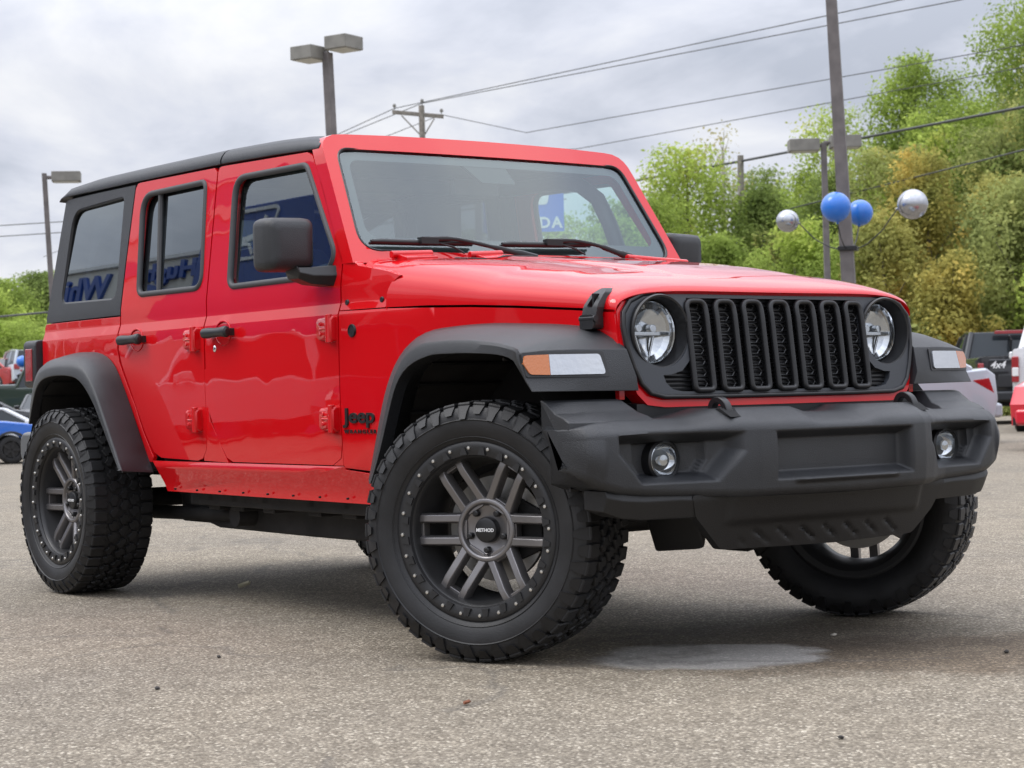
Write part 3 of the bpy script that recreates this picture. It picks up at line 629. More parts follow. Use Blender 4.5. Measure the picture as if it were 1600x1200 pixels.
# ---- front bumper
XA = [0, .28, .36, .42, .47, .54, .75, .82, .865, .895, .910, .918]; XF = [.800, .797, .790, .772, .742, .716, .692, .678, .662, .640, .605, .55]
ZTA = [0, .10, .16, .42, .50, .56, .68, .74, .80, .86, .925]; ZT = [.748, .750, .768, .768, .752, .742, .742, .742, .740, .732, .715]
ZBA = [0, .40, .60, .72, .80, .86, .90, .918]; ZB = [.500, .505, .512, .518, .528, .548, .575, .60]
def seg_rec(a, z, x0, x1, z0, z1, cx, cz, soft):
    e = min(a-x0, x1-a, z-z0, z1-z)
    # cut corners
    e = min(e, ((a-x0)*cz+(z-z0)*cx-cx*cz)/math.hypot(cx, cz), ((x1-a)*cz+(z-z0)*cx-cx*cz)/math.hypot(cx, cz))
    return sstep(0, soft, e)
def bump_pt(y, t):
    a = abs(y); xf = float(np.interp(a, XA, XF)); zt = float(np.interp(a, ZTA, ZT)); zb = float(np.interp(a, ZBA, ZB)); xe = sstep(0.84, 0.918, a); xb = 0.40 + 0.055*xe; xl = 0.40 + 0.165*xe
    ch = float(np.interp(a, [0, .4, .55, .8, .92], [0.085, 0.085, 0.06, 0.05, 0.02])); zs = min(zt-0.012, float(np.interp(a, [0, .45, .6, .85, .925], [0.703, 0.703, 0.700, 0.690, 0.685])))
    if t < 0.12: k = t/0.12; return (xb+(xf-ch-xb)*k, y, zt)
    if t < 0.26:
        k = (t-0.12)/0.14; x = xf-ch+ch*math.sin(k*PI/2); return (min(x, xf-ch*(1-k)+0.02*math.sin(k*PI)), y, zt-(zt-zs)*k)
    if t < 0.84:
        k = (t-0.26)/0.58; z = zs+(zb+0.025-zs)*k
        d = 0.050*seg_rec(a, z, -1, 0.300, 0.548, 0.700, 0.001, 0.001, 0.030)
        if z < 0.60 and a < 0.235: d = max(d, 0) - 0.018*sstep(0.575, 0.555, z)*sstep(0.235, 0.20, a)*sstep(0.535, 0.55, z)
        d += 0.055*seg_rec(a, z, 0.405, 0.815, 0.551, 0.703, 0.075, 0.09, 0.034) + 0.028*seg_rec(a, z, 0.485, 0.735, 0.572, 0.676, 0.03, 0.045, 0.008)
        lean = 0.012*math.sin(k*PI)
        return (xf-d+lean*(1 if a > 0.85 else 0.4), y, z)
    k = (t-0.84)/0.16
    if k < 0.5: q = k/0.5; return (xf-0.02*q*q, y, zb+0.025*(1-q))
    q = (k-0.5)/0.5; return (xf-0.02+(xl-xf+0.02)*q, y, zb+0.01*q)
ys = np.unique(np.r_[np.linspace(-.918, -.85, 12), np.linspace(-.85, -.22, 100), np.linspace(-.22, .22, 24), np.linspace(.22, .85, 100), np.linspace(.85, .918, 12)])
ts = np.unique(np.r_[np.linspace(0, .12, 4), np.linspace(.12, .26, 8), np.linspace(.26, .84, 66), np.linspace(.84, 1, 9)])
g = G().loft([[bump_pt(y, t) for t in ts] for y in ys], True, True)
BP = g.build('front_bumper', PLASTIC, JEEP, smooth=70)
for s in (-1, 1):
    # raised rear step of the bumper end
    def w_sec(y, xo): return [(0.640+xo, s*y, 0.69), (0.635+xo, s*y, 0.738), (0.610+xo, s*y, 0.752), (0.572+xo, s*y, 0.764), (0.560+xo, s*y, 0.773), (0.525+xo, s*y, 0.798), (0.505+xo, s*y, 0.803), (0.38, s*y, 0.803), (0.38, s*y, 0.69)]
    g = G().loft([w_sec(0.650, 0.0), w_sec(0.70, 0.0), w_sec(0.80, -0.015), w_sec(0.86, -0.03), [(max(px, 0.445) if pz > 0.7 else max(px, 0.545), py, pz if pz > 0.7 else 0.675) for px, py, pz in w_sec(0.912, -0.06)]]); 
    for i in range(9):
        x, y, z = g.v[i]; g.v[i] = (x, s*(0.625+ (0.80-z)*(-0.0)+ (0.803-z)*(-0.6)+0.045), z)
    g.build('bumper_step', PLASTIC, BP, bevel=0.004, bang=20)
    # lower corner piece
    g = G()
    def lc(y, x, zt, zb): return [(x, s*y, zt), (x+0.008, s*y, zt-0.02), (x-0.012, s*y, zb), (x-0.10, s*y, zb+0.004), (x-0.10, s*y, zt)]
    g.loft([lc(0.52, 0.700, 0.52, 0.448), lc(0.60, 0.690, 0.524, 0.449), lc(0.72, 0.676, 0.524, 0.450), lc(0.79, 0.664, 0.530, 0.458), lc(0.835, 0.640, 0.540, 0.478)])
    g.build('bumper_lower_corner', SKID, BP, bevel=0.004)
    # fog lamp
    F0 = (0.655, s*0.618, 0.620)
    FG = G().lathe([(0.064, -0.04), (0.062, -0.002), (0.056, 0.004), (0.052, -0.006), (0.050, -0.03)], 40, F0, 'x').build('fog_lamp', PLASTIC2, BP)
    g = G().lathe([(0.051, -0.006), (0.048, -0.004), (0.045, -0.012), (0.030, -0.028), (0.0, -0.034)], 36, F0, 'x'); g.lathe([(0.0, -0.004), (0.016, -0.006), (0.018, -0.03)], 20, F0, 'x'); g.build('reflector', SILVERREF, FG, smooth=60)
    G().lathe([(0.051, -0.004), (0.035, 0.004), (0.0005, 0.008)], 36, F0, 'x').build('lens', LENSGLASS, FG, smooth=180)
    # tow hook loop
    g = G(); px = [(0.635, 0.745), (0.637, 0.776), (0.652, 0.792), (0.676, 0.793), (0.696, 0.780), (0.706, 0.758), (0.708, 0.730)]
    P = smooth_path([(x, 0, z) for x, z in px], 20, 2)
    secs = []
    for i, p in enumerate(P):
        t = P[min(i+1, 19)]-P[max(i-1, 0)]; t /= np.linalg.norm(t); nn = np.array([-t[2], 0, t[0]])
        secs.append([tuple(p+nn*c*0.010+np.array([0, s*0.408+q*0.013, 0])) for c, q in ((-1, -1), (1, -1), (1, 1), (-1, 1))])
    g.loft(secs); g.build('tow_hook', PLASTIC2, BP, bevel=0.004)
    # frame rail end pocket ramp around the hook
    g = G().loft([[(0.70, s*(0.408+q), 0.768), (0.745, s*(0.408+q*0.9), 0.742), (0.66, s*(0.408+q), 0.762)] for q in (-0.03, 0.03)]); g.build('hook_pocket', DARK, BP)
# filler below the grille and the skid panel under the bumper
G().loft([[(0.46, y, 0.79), (0.535-0.06*y*y, y, 0.785), (0.535-0.06*y*y, y, 0.73), (0.46, y, 0.73)] for y in np.linspace(-0.60, 0.60, 13)]).build('bumper_filler', PLASTIC2, BP)
def skid_x(y, z): return 0.735 - 0.30*max(0, 0.50-z) - 0.10*y*y - (0.02*sstep(0.10, 0.0, abs(z-0.45)) if False else 0)
def skid(y, z, d):
    x = skid_x(y, z) + 0.012*sstep(0.415, 0.435, z)*sstep(0.43, 0.40, abs(y))
    grv = 0.0
    if z < 0.40:
        ph = ((y*1.0+(z-0.36)*1.6)*10.5) % 1.0; grv = 0.007*sstep(0.36, 0.42, ph)*sstep(0.56, 0.52, ph)*sstep(0.412, 0.400, z)*sstep(0.352, 0.364, z)*sstep(0.36, 0.34, abs(y))
    return (x-grv-d, y, z)
skout = rpoly([(-0.56, 0.515), (-0.535, 0.45), (-0.42, 0.345), (0.05, 0.338), (0.42, 0.345), (0.50, 0.42), (0.55, 0.515)], [0.01, 0.05, 0.03, 0.2, 0.04, 0.05, 0.01], 4)
G().panel(skout, [], skid, 0.03, 0.008, 0.010).build('skid_panel', SKID, BP, bevel=0.0, smooth=35)
g = G().hull([(0.42, -0.52, 0.50), (0.42, -0.46, 0.33), (0.60, -0.42, 0.345), (0.66, -0.52, 0.50), (0.42, -0.40, 0.33), (0.42, -0.40, 0.50), (0.64, -0.42, 0.50)]); g.build('skid_bracket', SKID, BP, bevel=0.006)
g = G().hull([(0.42, 0.52, 0.50), (0.42, 0.46, 0.38), (0.60, 0.42, 0.38), (0.62, 0.52, 0.50), (0.42, 0.40, 0.38), (0.42, 0.40, 0.50)])
g.build('skid_bracket', SKID, BP, bevel=0.006)

# ---- windscreen frame, glass, wipers
def wx(y, z): return -0.811 - 0.65*(z-1.354) + 0.032*(1-(y/0.70)**2)
wsmap = lambda off: (lambda y, z, d: (wx(y, z)+off-d, y, z))
yo = lambda z: body_y(-1.0, z) - 0.003 + 0.017*0
def wide(z): return 0.800-0.013-max(0, z-1.22)/0.58*0.073
wo_ = [(-wide(1.295), 1.295), (wide(1.295), 1.295), (wide(1.40), 1.40), (wide(1.55), 1.55), (wide(1.70), 1.70), (wide(1.735)-0.002, 1.735), (wide(1.755)-0.010, 1.757), (wide(1.77)-0.026, 1.774), (wide(1.785)-0.055, 1.786), (wide(1.785)-0.10, 1.790), (0.4, 1.795), (0, 1.797), (-0.4, 1.795), (-wide(1.785)+0.10, 1.790), (-wide(1.785)+0.055, 1.786), (-wide(1.77)+0.026, 1.774), (-wide(1.755)+0.010, 1.757), (-wide(1.735)+0.002, 1.735), (-wide(1.70), 1.70), (-wide(1.55), 1.55), (-wide(1.40), 1.40)]
wh = rpoly([(-0.726, 1.340), (0.726, 1.340), (0.668, 1.732), (-0.668, 1.732)], [0.07, 0.07, 0.06, 0.06], 8)
WF = G().panel(wo_, [wh], wsmap(0.0), 0.075, 0.07).build('windscreen_frame', RED, JEEP, bevel=0.012, seg=3, smooth=60)
gg = G().panel([(y*1.008, 1.536+(z-1.536)*1.01) for y, z in wh], [], wsmap(-0.010), 0.0, 0.09); n = len(gg.v)//2
WG = G().add(gg.v[:n], [f for f in gg.f if max(f) < n]).build('windscreen', WSGLASS, JEEP, smooth=180, recalc=False)
# black printed border, mirror pad
fr_in = rpoly([(-0.675, 1.392), (0.675, 1.392), (0.630, 1.690), (-0.630, 1.690)], 0.05, 6)
gg = G().panel([(y*1.002, 1.536+(z-1.536)*1.003) for y, z in wh], [fr_in], wsmap(-0.0135), 0.0015, 0.09); gg.build('glass_border', mat('frit', (0.03, 0.03, 0.033), rough=0.5), WG, smooth=60)
gg = G().panel(rpoly([(-0.155, 1.715), (0.055, 1.715), (0.085, 1.625), (-0.075, 1.625)], 0.01, 3), [], wsmap(-0.016), 0.02, 0.09); gg.build('camera_housing', mat('sensor_cover', (0.006, 0.006, 0.007), rough=0.6), WG)
gg = G(); gg.tube([(wx(y, z)-0.004, y, z) for y, z in wh], 0.006, 6, loop=True); gg.build('glass_seal', PLASTIC2, WG, smooth=60)
G().box((-1.065, 0.0, 1.66), (0.02, 0.03, 0.02)).box((-1.13, 0.0, 1.625), (0.03, 0.22, 0.07)).build('rear_view_mirror', DASH, WG, bevel=0.01)
for (ya, za), (yb, zb), (yp, zp), (yc, zc) in (((-0.690, 1.374), (-0.262, 1.377), (-0.03, 1.322), (-0.46, 1.380)), ((-0.138, 1.377), (0.298, 1.388), (0.46, 1.335), (0.10, 1.388))):
    w_ = lambda y, z, o: (wx(y, z)+o, y, z)
    g = G(); pth = lerp_list([w_(ya, za, 0.022), w_((ya+yb)/2, (za+zb)/2-0.002, 0.020), w_(yb, zb, 0.022)], 12)
    g.tube(pth, [0.006]+[0.0105]*10+[0.006], 8, squash=0.9); g.tube([(p[0]-0.012, p[1], p[2]-0.006) for p in pth], 0.005, 6)
    W_ = g.build('wiper_blade', PLASTIC2, JEEP, smooth=60)
    g = G(); g.tube(smooth_path([w_(yc, zc+0.006, 0.038), w_(yc+0.10, zc+0.010, 0.045), w_(yb, zb-0.004, 0.048), w_(yp-0.06, zp+0.014, 0.055), w_(yp, zp, 0.055)], 20, 2), [0.010]*4+[0.008]*8+[0.011]*4+[0.015]*4, 8, squash=0.7)
    g.box(w_(yc, zc, 0.030), (0.03, 0.075, 0.026)); g.tube([w_(yp, zp, 0.055), w_(yp+0.01, zp-0.03, 0.03)], 0.020, 10)
    g.tube(smooth_path([w_(yc+0.04, zc-0.006, 0.026), w_(yc+0.10, zc-0.022, 0.03), w_(yc+0.13, zc-0.045, 0.035)], 8, 1), 0.004, 6)
    g.build('wiper_arm', PLASTIC2, W_, bevel=0.002)

# ---- side mirrors
for s in (-1, 1):
    g = G(); cx, cz = -0.985, 1.370
    sec = []
    for dx, ky, kz in ((0.055, 0.55, 0.55), (0.050, 0.80, 0.80), (0.034, 0.94, 0.94), (0.0, 1.0, 1.0), (-0.050, 1.01, 1.01), (-0.068, 0.985, 0.985), (-0.072, 0.93, 0.93)):
        ring = rpoly([(-0.092*ky, -0.092*kz), (0.092*ky, -0.096*kz), (0.092*ky, 0.092*kz), (-0.092*ky, 0.096*kz)], 0.034*max(ky, .5), 5)
        sec.append([(cx+dx+0.16*(u+0.0)*(-1 if True else 1)*0.35, s*(0.926+u), cz+v) for u, v in ring])
    MR = g.loft(sec).build('side_mirror', PLASTIC, JEEP, bevel=0.0, smooth=50)
    sec2 = [[(cx-0.073-0.055*u, s*(0.926+u), cz+v) for u, v in rpoly([(-0.080, -0.08), (0.080, -0.084), (0.080, 0.08), (-0.080, 0.084)], 0.03, 5)], [(cx-0.075-0.055*u, s*(0.926+u), cz+v) for u, v in rpoly([(-0.080, -0.08), (0.080, -0.084), (0.080, 0.08), (-0.080, 0.084)], 0.03, 5)]]
    G().loft(sec2).build('mirror_glass', CHROME, MR)
    g = G(); a = lambda x, y, z, h: [(x+0.03, s*y, z-h), (x+0.045, s*y, z), (x+0.03, s*y, z+h), (x-0.04, s*y, z+h), (x-0.05, s*y, z), (x-0.04, s*y, z-h)]
    g.loft([a(-0.925, 0.772, 1.258, 0.036), a(-0.93, 0.80, 1.257, 0.036), a(-0.955, 0.86, 1.258, 0.030), a(-0.968, 0.908, 1.268, 0.020), a(-0.970, 0.915, 1.285, 0.012)])
    g.build('mirror_arm', PLASTIC2, MR, bevel=0.006)
    # small painted corner with seal at the foot of the door glass
# ---- hard top
def roof_z(x): return float(np.interp(x, [-3.40, -3.37, -3.30, -3.0, -2.6, -1.85, -1.4, -1.12], [1.742, 1.760, 1.766, 1.763, 1.761, 1.753, 1.740, 1.728]))
def roof_sec(x, sh=0.0, ks=1.0):
    z0 = roof_z(x)+0.004; h = float(np.interp(x, [-3.40, -3.36, -3.30, -3.0, -1.5, -1.2, -1.13, -1.09], [0.006, 0.022, 0.050, 0.066, 0.066, 0.060, 0.052, 0.040]))
    k = h/0.066
    pr = [(0.728, 0.0), (0.729, 0.012), (0.722, 0.030), (0.708, 0.048), (0.690, 0.058), (0.660, 0.066), (0.60, 0.072), (0.45, 0.079), (0.25, 0.084)]
    pr = [((y-0.006)*ks, z0+dz*k) for y, dz in pr]
    top = pr + [(0, z0+0.086*k)] + [(-y, z) for y, z in pr[::-1]]
    return [(x, y, z) for y, z in top] + [(x, -0.66*ks, z0-0.004), (x, 0.66*ks, z0-0.004)]
for xs in (np.r_[-1.085, -1.095, -1.12, np.linspace(-1.16, -1.828, 10)], np.r_[np.linspace(-1.838, -3.22, 16), -3.30, -3.345, -3.37, -3.39]):
    g = G().loft([roof_sec(x) for x in xs], True, True); g.build('roof', HARDTOP, JEEP, bevel=0.003, smooth=60, bang=50)
for s in (-1, 1):
    out = [(-2.640, 1.199), (-2.628, 1.43), (-2.600, 1.752), (-3.325, 1.757), (-3.345, 1.745), (-3.375, 1.60), (-3.455, 1.199)]
    qw = rpoly([(-2.700, 1.715), (-2.690, 1.268), (-3.290, 1.278), (-3.240, 1.700)], [0.03, 0.06, 0.05, 0.10], 6)
    HT = G().panel(out, [qw], side_map(s), 0.025, 0.08).build('hardtop_side', HARDTOP, JEEP, bevel=0.005, seg=3, smooth=60)
    gg = G().panel(qw, [], lambda x, z, d, s=s: (x, s*(0.787-(z-1.22)/0.58*0.085-0.012), z), 0.0, 3.0); n = len(gg.v)//2
    G().add(gg.v[:n], [f for f in gg.f if max(f) < n]).build('quarter_glass', TINTGLASS, HT, smooth=0, recalc=False)
    g = G(); g.tube([side_map(s, 0)(x, z, 0.010) for x, z in qw], 0.009, 6, loop=True); g.build('glass_seal', PLASTIC2, HT, smooth=60)
    # tail lamp
    TL = G(); TL.loft([[(x, s*y, z) for y, z in rpoly([(0.60, 0.905), (0.815, 0.905), (0.815, 1.125), (0.60, 1.125)], 0.03, 3)] for x in (-3.49, -3.60, -3.63)]); TL = TL.build('tail_lamp', PLASTIC, JEEP, bevel=0.008)
    G().box((-3.56, s*0.814, 1.01), (0.075, 0.012, 0.15)).box((-3.633, s*0.71, 1.01), (0.012, 0.16, 0.15)).build('tail_lens', REDLENS, TL, bevel=0.004)
# rear face: tailgate, back glass, spare wheel carrier
TG = G().panel(rpoly([(-0.74, 0.62), (0.74, 0.62), (0.765, 1.19), (-0.765, 1.19)], 0.03, 3), [], lambda y, z, d: (-3.485+d, y, z), 0.04, 0.3).build('tailgate', RED, JEEP, bevel=0.006)
HB = G().panel(rpoly([(-0.74, 1.20), (0.74, 1.20), (0.68, 1.745), (-0.68, 1.745)], 0.03, 3), [rpoly([(-0.62, 1.27), (0.62, 1.27), (0.57, 1.70), (-0.57, 1.70)], 0.06, 4)], lambda y, z, d: (-3.455+(z-1.2)*0.20+d, y, z), 0.03, 0.3).build('hardtop_rear', HARDTOP, JEEP, bevel=0.005)
gg = G().add([(-3.435+(z-1.2)*0.20, y, z) for y, z in ((-0.63, 1.26), (0.63, 1.26), (0.58, 1.71), (-0.58, 1.71))], [(0, 1, 2, 3)]); gg.build('rear_glass', TINTGLASS, HB, smooth=0, recalc=False)
g = G().loft([[(-3.49, y, 0.70), (-3.70, y, 0.70), (-3.735, y, 0.67), (-3.735, y, 0.585), (-3.70, y, 0.55), (-3.49, y, 0.55)] for y in (-0.80, 0.80)]); RBP = g.build('rear_bumper', mat('grey_bumper', (0.10, 0.105, 0.11), rough=0.35), JEEP, bevel=0.02, seg=3)
G().box((-3.55, 0, 0.705), (0.20, 1.4, 0.012)).build('bumper_tread', PLASTIC2, RBP)

# ---- badges on the front fender
for s in (-1, 1):
    m = Matrix(((-1 if s > 0 else 1, 0, 0, -0.744), (0, 0, s, s*body_y(-0.744, 0.74)+s*0.002), (0, 1, 0, 0.728), (0, 0, 0, 1)))
    sl_ = Matrix(((-1 if s > 0 else 1, 0.0, 0, -0.744), ((0.113 if s < 0 else 0.113), 0, s, s*body_y(-0.744, 0.74)+s*0.002), (0, 0.74, 0, 0.738), (0, 0, 0, 1)))
    g = G().text('Jeep', 0.098, sl_, extrude=0.004, offset=0.0022, space=1.0); g.build('fender_badge', PLASTIC2, JEEP, bevel=0.001, smooth=30)
    sl2 = sl_.copy(); sl2[2][3] = 0.701; g = G().text('WRANGLER', 0.0255, sl2, extrude=0.001, offset=0.0008, space=1.42); g.build('fender_lettering', PLASTIC2, JEEP, smooth=30)
    g = G().lathe([(0, 0.003*s), (0.018, 0.003*s), (0.0185, 0.005*s), (0.022, 0.005*s), (0.0235, 0.0), (0.0235, -0.01*s)], 28, (-0.775, s*body_y(-0.775, 1.06), 1.058), 'y'); g.build('fender_medallion', PLASTIC2, JEEP, smooth=30)

# ---- wheels
TR = 0.4047; HW = 0.148
def wheel_meshes():
    prof = [(0.272, -0.122), (0.284, -0.132), (0.300, -0.141), (0.330, -0.148), (0.352, -0.147), (0.371, -0.142), (0.383, -0.134), (0.3895, -0.118), (0.392, -0.06), (0.3925, 0.0)]
    prof = prof + [(r, -h) for r, h in prof[::-1][1:]]
    ty = G().lathe(prof, 96, (0, 0, 0), 'y'); R0, R1 = 0.391, TR
    # sidewall rings
    for r, h in ((0.292, -0.1385), (0.345, -0.1495)): ty.lathe([(r-0.003, h+0.002), (r, h-0.0012), (r+0.003, h+0.002)], 96, (0, 0, 0), 'y')
    def P(u, y, r): a = u; return (r*math.cos(a), y, r*math.sin(a))
    NB = 46; st = 2*PI/NB
    def block(poly, r1=R1, crown=0.0045):
        """poly: list of (angle, y)"""
        c = np.mean(poly, 0); n = len(poly)
        V = [P(u, y, R0) for u, y in poly] + [P(u, y, r1-0.004-crown*(y/HW)**2) for u, y in poly] + [P(c[0]+(u-c[0])*0.88, c[1]+(y-c[1])*0.90, r1-crown*((c[1]+(y-c[1])*0.9)/HW)**2) for u, y in poly]
        F = [(i, (i+1) % n, n+(i+1) % n, n+i) for i in range(n)] + [(n+i, n+(i+1) % n, 2*n+(i+1) % n, 2*n+i) for i in range(n)] + [tuple(range(2*n, 3*n))]
        ty.add(V, F)
    for k in range(NB):
        a = k*st
        for s in (-1, 1):
            o = 0.0 if s < 0 else st*0.5; j = (k % 2)*0.010
            # shoulder block, alternating length, folding over on to the sidewall
            A = a+o; w = st*0.415
            block([(A-w, s*0.080), (A-w*0.3, s*(0.074-j*0.3)), (A+w*0.2, s*0.081), (A+w, s*0.077), (A+w*1.05, s*0.110), (A+w*0.9, s*0.134), (A-w*0.9, s*0.134), (A-w*1.02, s*0.105)], TR-0.002)
            # sidewall lug
            L = 0.046 if k % 2 == 0 else 0.030
            q = [(A-w*0.92, 0.0), (A+w*0.92, 0.0), (A+w*0.78, L*0.55), (A+w*0.45, L), (A-w*0.55, L), (A-w*0.8, L*0.5)]
            Vs = []
            for u, d in q:
                r = 0.3935-d; yy = float(np.interp(r, [0.33, 0.352, 0.371, 0.383, 0.394], [0.148, 0.147, 0.142, 0.134, 0.122])); Vs.append(P(u, s*(yy+0.0072), r))
            Vb = []
            for u, d in q:
                r = 0.3935-d; yy = float(np.interp(r, [0.33, 0.352, 0.371, 0.383, 0.394], [0.148, 0.147, 0.142, 0.134, 0.122])); Vb.append(P(u, s*(yy-0.006), r))
            top = [P(u, s*0.132, TR-0.0065) for u in (A-w*0.9, A+w*0.9)]
            n = len(q); ty.add(Vs+Vb+top, [tuple(range(n)), (0, 1, 2*n+1, 2*n)] + [(i, (i+1) % n, n+(i+1) % n, n+i) for i in range(n)])
        # interlocking centre blocks
        for row, (yc, o) in enumerate(((-0.046, 0.25), (0.0, 0.75), (0.046, 0.25))):
            A = a+o*st+(0.06*st if k % 2 else -0.05*st); w = st*0.43; h = 0.0225; sg = 1 if row != 1 else -1
            if (k+row) % 3 == 0: sg = -sg
            block([(A-w, yc-h*0.5), (A-w*0.15, yc-h), (A+w*0.30*sg, yc-h*1.05), (A+w*0.45, yc-h*0.35), (A+w*1.0, yc-h*0.30), (A+w*0.9, yc+h*0.6), (A+w*0.2, yc+h*1.05), (A-w*0.35*sg, yc+h), (A-w*0.5, yc+h*0.25), (A-w*1.05, yc+h*0.15)])
    # wear bars of fine sidewall text-like ribs are left off; rim
    rm = G(); rm.cur = 1
    rm.lathe([(0.277, -0.112), (0.272, -0.118), (0.235, -0.116), (0.229, -0.110), (0.226, -0.095), (0.222, -0.06), (0.214, -0.03), (0.205, 0.0), (0.205, 0.05), (0.222, 0.09), (0.240, 0.118), (0.262, 0.124), (0.275, 0.118)], 72, (0, 0, 0), 'y')
    rm.cur = 0
    def bar(a, off, r0, r1, w, d0, d1, th):
        c, q = math.cos(a), math.sin(a); t = (-q, c)
        def pt(r, o, y): return (r*c+o*t[0], y, r*q+o*t[1])
        sec = lambda r, o, y, w_: [pt(r, o-w_/2, y+0.010), pt(r, o-w_/2*0.66, y), pt(r, o+w_/2*0.66, y), pt(r, o+w_/2, y+0.010), pt(r, o+w_/2, y+th), pt(r, o-w_/2, y+th)]
        rs = [r0, 0.11, 0.15, 0.19, 0.215, r1]; ysx = np.interp(rs, [r0, 0.13, 0.20, r1], [d0, d0-0.012, d1-0.002, d1+0.004])
        rm.loft([sec(r, off, y, w*(1.12 if i in (0, 5) else 1.0)) for i, (r, y) in enumerate(zip(rs, ysx))])
    for k in range(6):
        a = k*PI/3
        for sg in (-1, 1): bar(a, sg*0.0355, 0.080, 0.232, 0.031, -0.060, -0.088, 0.042)
        c, q = math.cos(a), math.sin(a)
        # web closing the pair near the hub and at the rim
        def pt(r, o, y): return (r*c-o*q, y, r*q+o*c)
        for r0, r1, y0 in ((0.070, 0.104, -0.058), (0.214, 0.228, -0.078)):
            rm.loft([[pt(r0, -0.03, y0+0.002), pt(r0, 0.03, y0+0.002), pt(r0, 0.03, y0+0.04), pt(r0, -0.03, y0+0.04)], [pt(r1, -0.03, y0+0.004), pt(r1, 0.03, y0+0.004), pt(r1, 0.03, y0+0.04), pt(r1, -0.03, y0+0.04)]])
    rm.lathe([(0.102, -0.030), (0.102, -0.060), (0.096, -0.066), (0.088, -0.067), (0.083, -0.064), (0.076, -0.048), (0.058, -0.043), (0.045, -0.040), (0.0, -0.040)], 48, (0, 0, 0), 'y')
    ring = G()
    ring.lathe([(0.279, -0.118), (0.2785, -0.128), (0.274, -0.132), (0.262, -0.133), (0.247, -0.131), (0.236, -0.128), (0.232, -0.118)], 96, (0, 0, 0), 'y')
    for k in range(24):       # raised tabs between the bolts
        a0 = (k+0.30)*2*PI/24; a1 = (k+0.70)*2*PI/24
        pts = [(r*math.cos(a), y, r*math.sin(a)) for y in (-0.1365, -0.128) for r, a in ((0.238, a0), (0.238, a1), (0.262, a1-0.03), (0.262, a0+0.03))]
        ring.cur = 0; ring.add(pts, [(0, 1, 2, 3), (0, 4, 5, 1), (1, 5, 6, 2), (2, 6, 7, 3), (3, 7, 4, 0)])
    bolts = ring; ring.cur = 1
    for k in range(24):
        a = (k+0.0)*2*PI/24+0.05; x, z = 0.258*math.cos(a), 0.258*math.sin(a)
        bolts.lathe([(0.0001, -0.138), (0.0048, -0.1375), (0.0062, -0.135), (0.0065, -0.129)], 10, (x, 0, z), 'y')
    cap = G(); cap.cur = 0; cap.lathe([(0.0, -0.066), (0.030, -0.0655), (0.037, -0.063), (0.040, -0.058), (0.0405, -0.04)], 36, (0, 0, 0), 'y')
    for k in range(5):
        a = math.radians(126)+k*2*PI/5; x, z = 0.0625*math.cos(a), 0.0625*math.sin(a)
        cap.lathe([(0.0, -0.064), (0.006, -0.064), (0.0095, -0.061), (0.0105, -0.054), (0.0105, -0.04)], 14, (x, 0, z), 'y')
    cap.cur = 1
    cap.text('METHOD', 0.0150, Matrix(((1, 0, 0, 0), (0, 0, 1, -0.0668), (0, 1, 0, -0.005), (0, 0, 0, 1))), extrude=0.0006, offset=0.0004, space=1.0)
    disc = G().lathe([(0.165, 0.02), (0.166, 0.012), (0.09, 0.010), (0.085, -0.012), (0.0, -0.012)], 48, (0, 0, 0), 'y').lathe([(0.165, 0.02), (0.166, 0.034), (0.06, 0.036)], 48, (0, 0, 0), 'y')
    cal = G().hull([(0.08, 0.0, 0.10), (0.16, 0.0, 0.06), (0.17, 0.0, -0.06), (0.08, 0.0, -0.10), (0.08, 0.055, 0.10), (0.16, 0.055, 0.06), (0.17, 0.055, -0.06), (0.08, 0.055, -0.10)])
    drum = G().cyl((0, -0.005, 0), (0, 0.14, 0), 0.06, 0.07, 20)
    return ty, rm, ring, bolts, cap, disc, cal, drum
def make_wheel():
    ty, rm, ring, bolts, cap, disc, cal, drum = wheel_meshes()
    w = rm.build('wheel', [GUN, BARREL_SHADED], JEEP, bevel=0.0025, seg=2, smooth=50, recalc=True)
    ty.build('tyre', TYRE, w, smooth=32)
    ring.build('bead_ring', [RING, BOLT], w, smooth=40)
    cap.build('hub_cap', [PLASTIC2, WHITEMARK], w, smooth=35)
    disc.build('brake_disc', STEEL, w, smooth=40); cal.build('brake_caliper', CHASSIS, w, bevel=0.006); drum.build('hub', CHASSIS, w)
    return w
DEL = math.radians(25.28)
W0 = make_wheel(); W0.location = (0.094*math.sin(DEL), -0.706-0.094*math.cos(DEL), TR); W0.rotation_euler = (0, 0, DEL)
wl = copy_tree(W0, JEEP); wl.location = (0.065, 0.825, TR); wl.rotation_euler = (0, math.radians(30), DEL+PI+math.radians(2)); wl.rotation_mode = 'ZYX' if False else 'XYZ'
wr = copy_tree(W0, JEEP); wr.location = (-3.008, -0.80, TR); wr.rotation_euler = (0, 0, 0)
wb = copy_tree(W0, JEEP); wb.location = (-2.94, 0.85, TR); wb.rotation_euler = (0, math.radians(11), PI)
sp_ = copy_tree(W0, JEEP); sp_.name = 'spare_wheel'; sp_.location = (-3.68, 0.06, 1.02); sp_.rotation_euler = (0, 0, -PI/2)

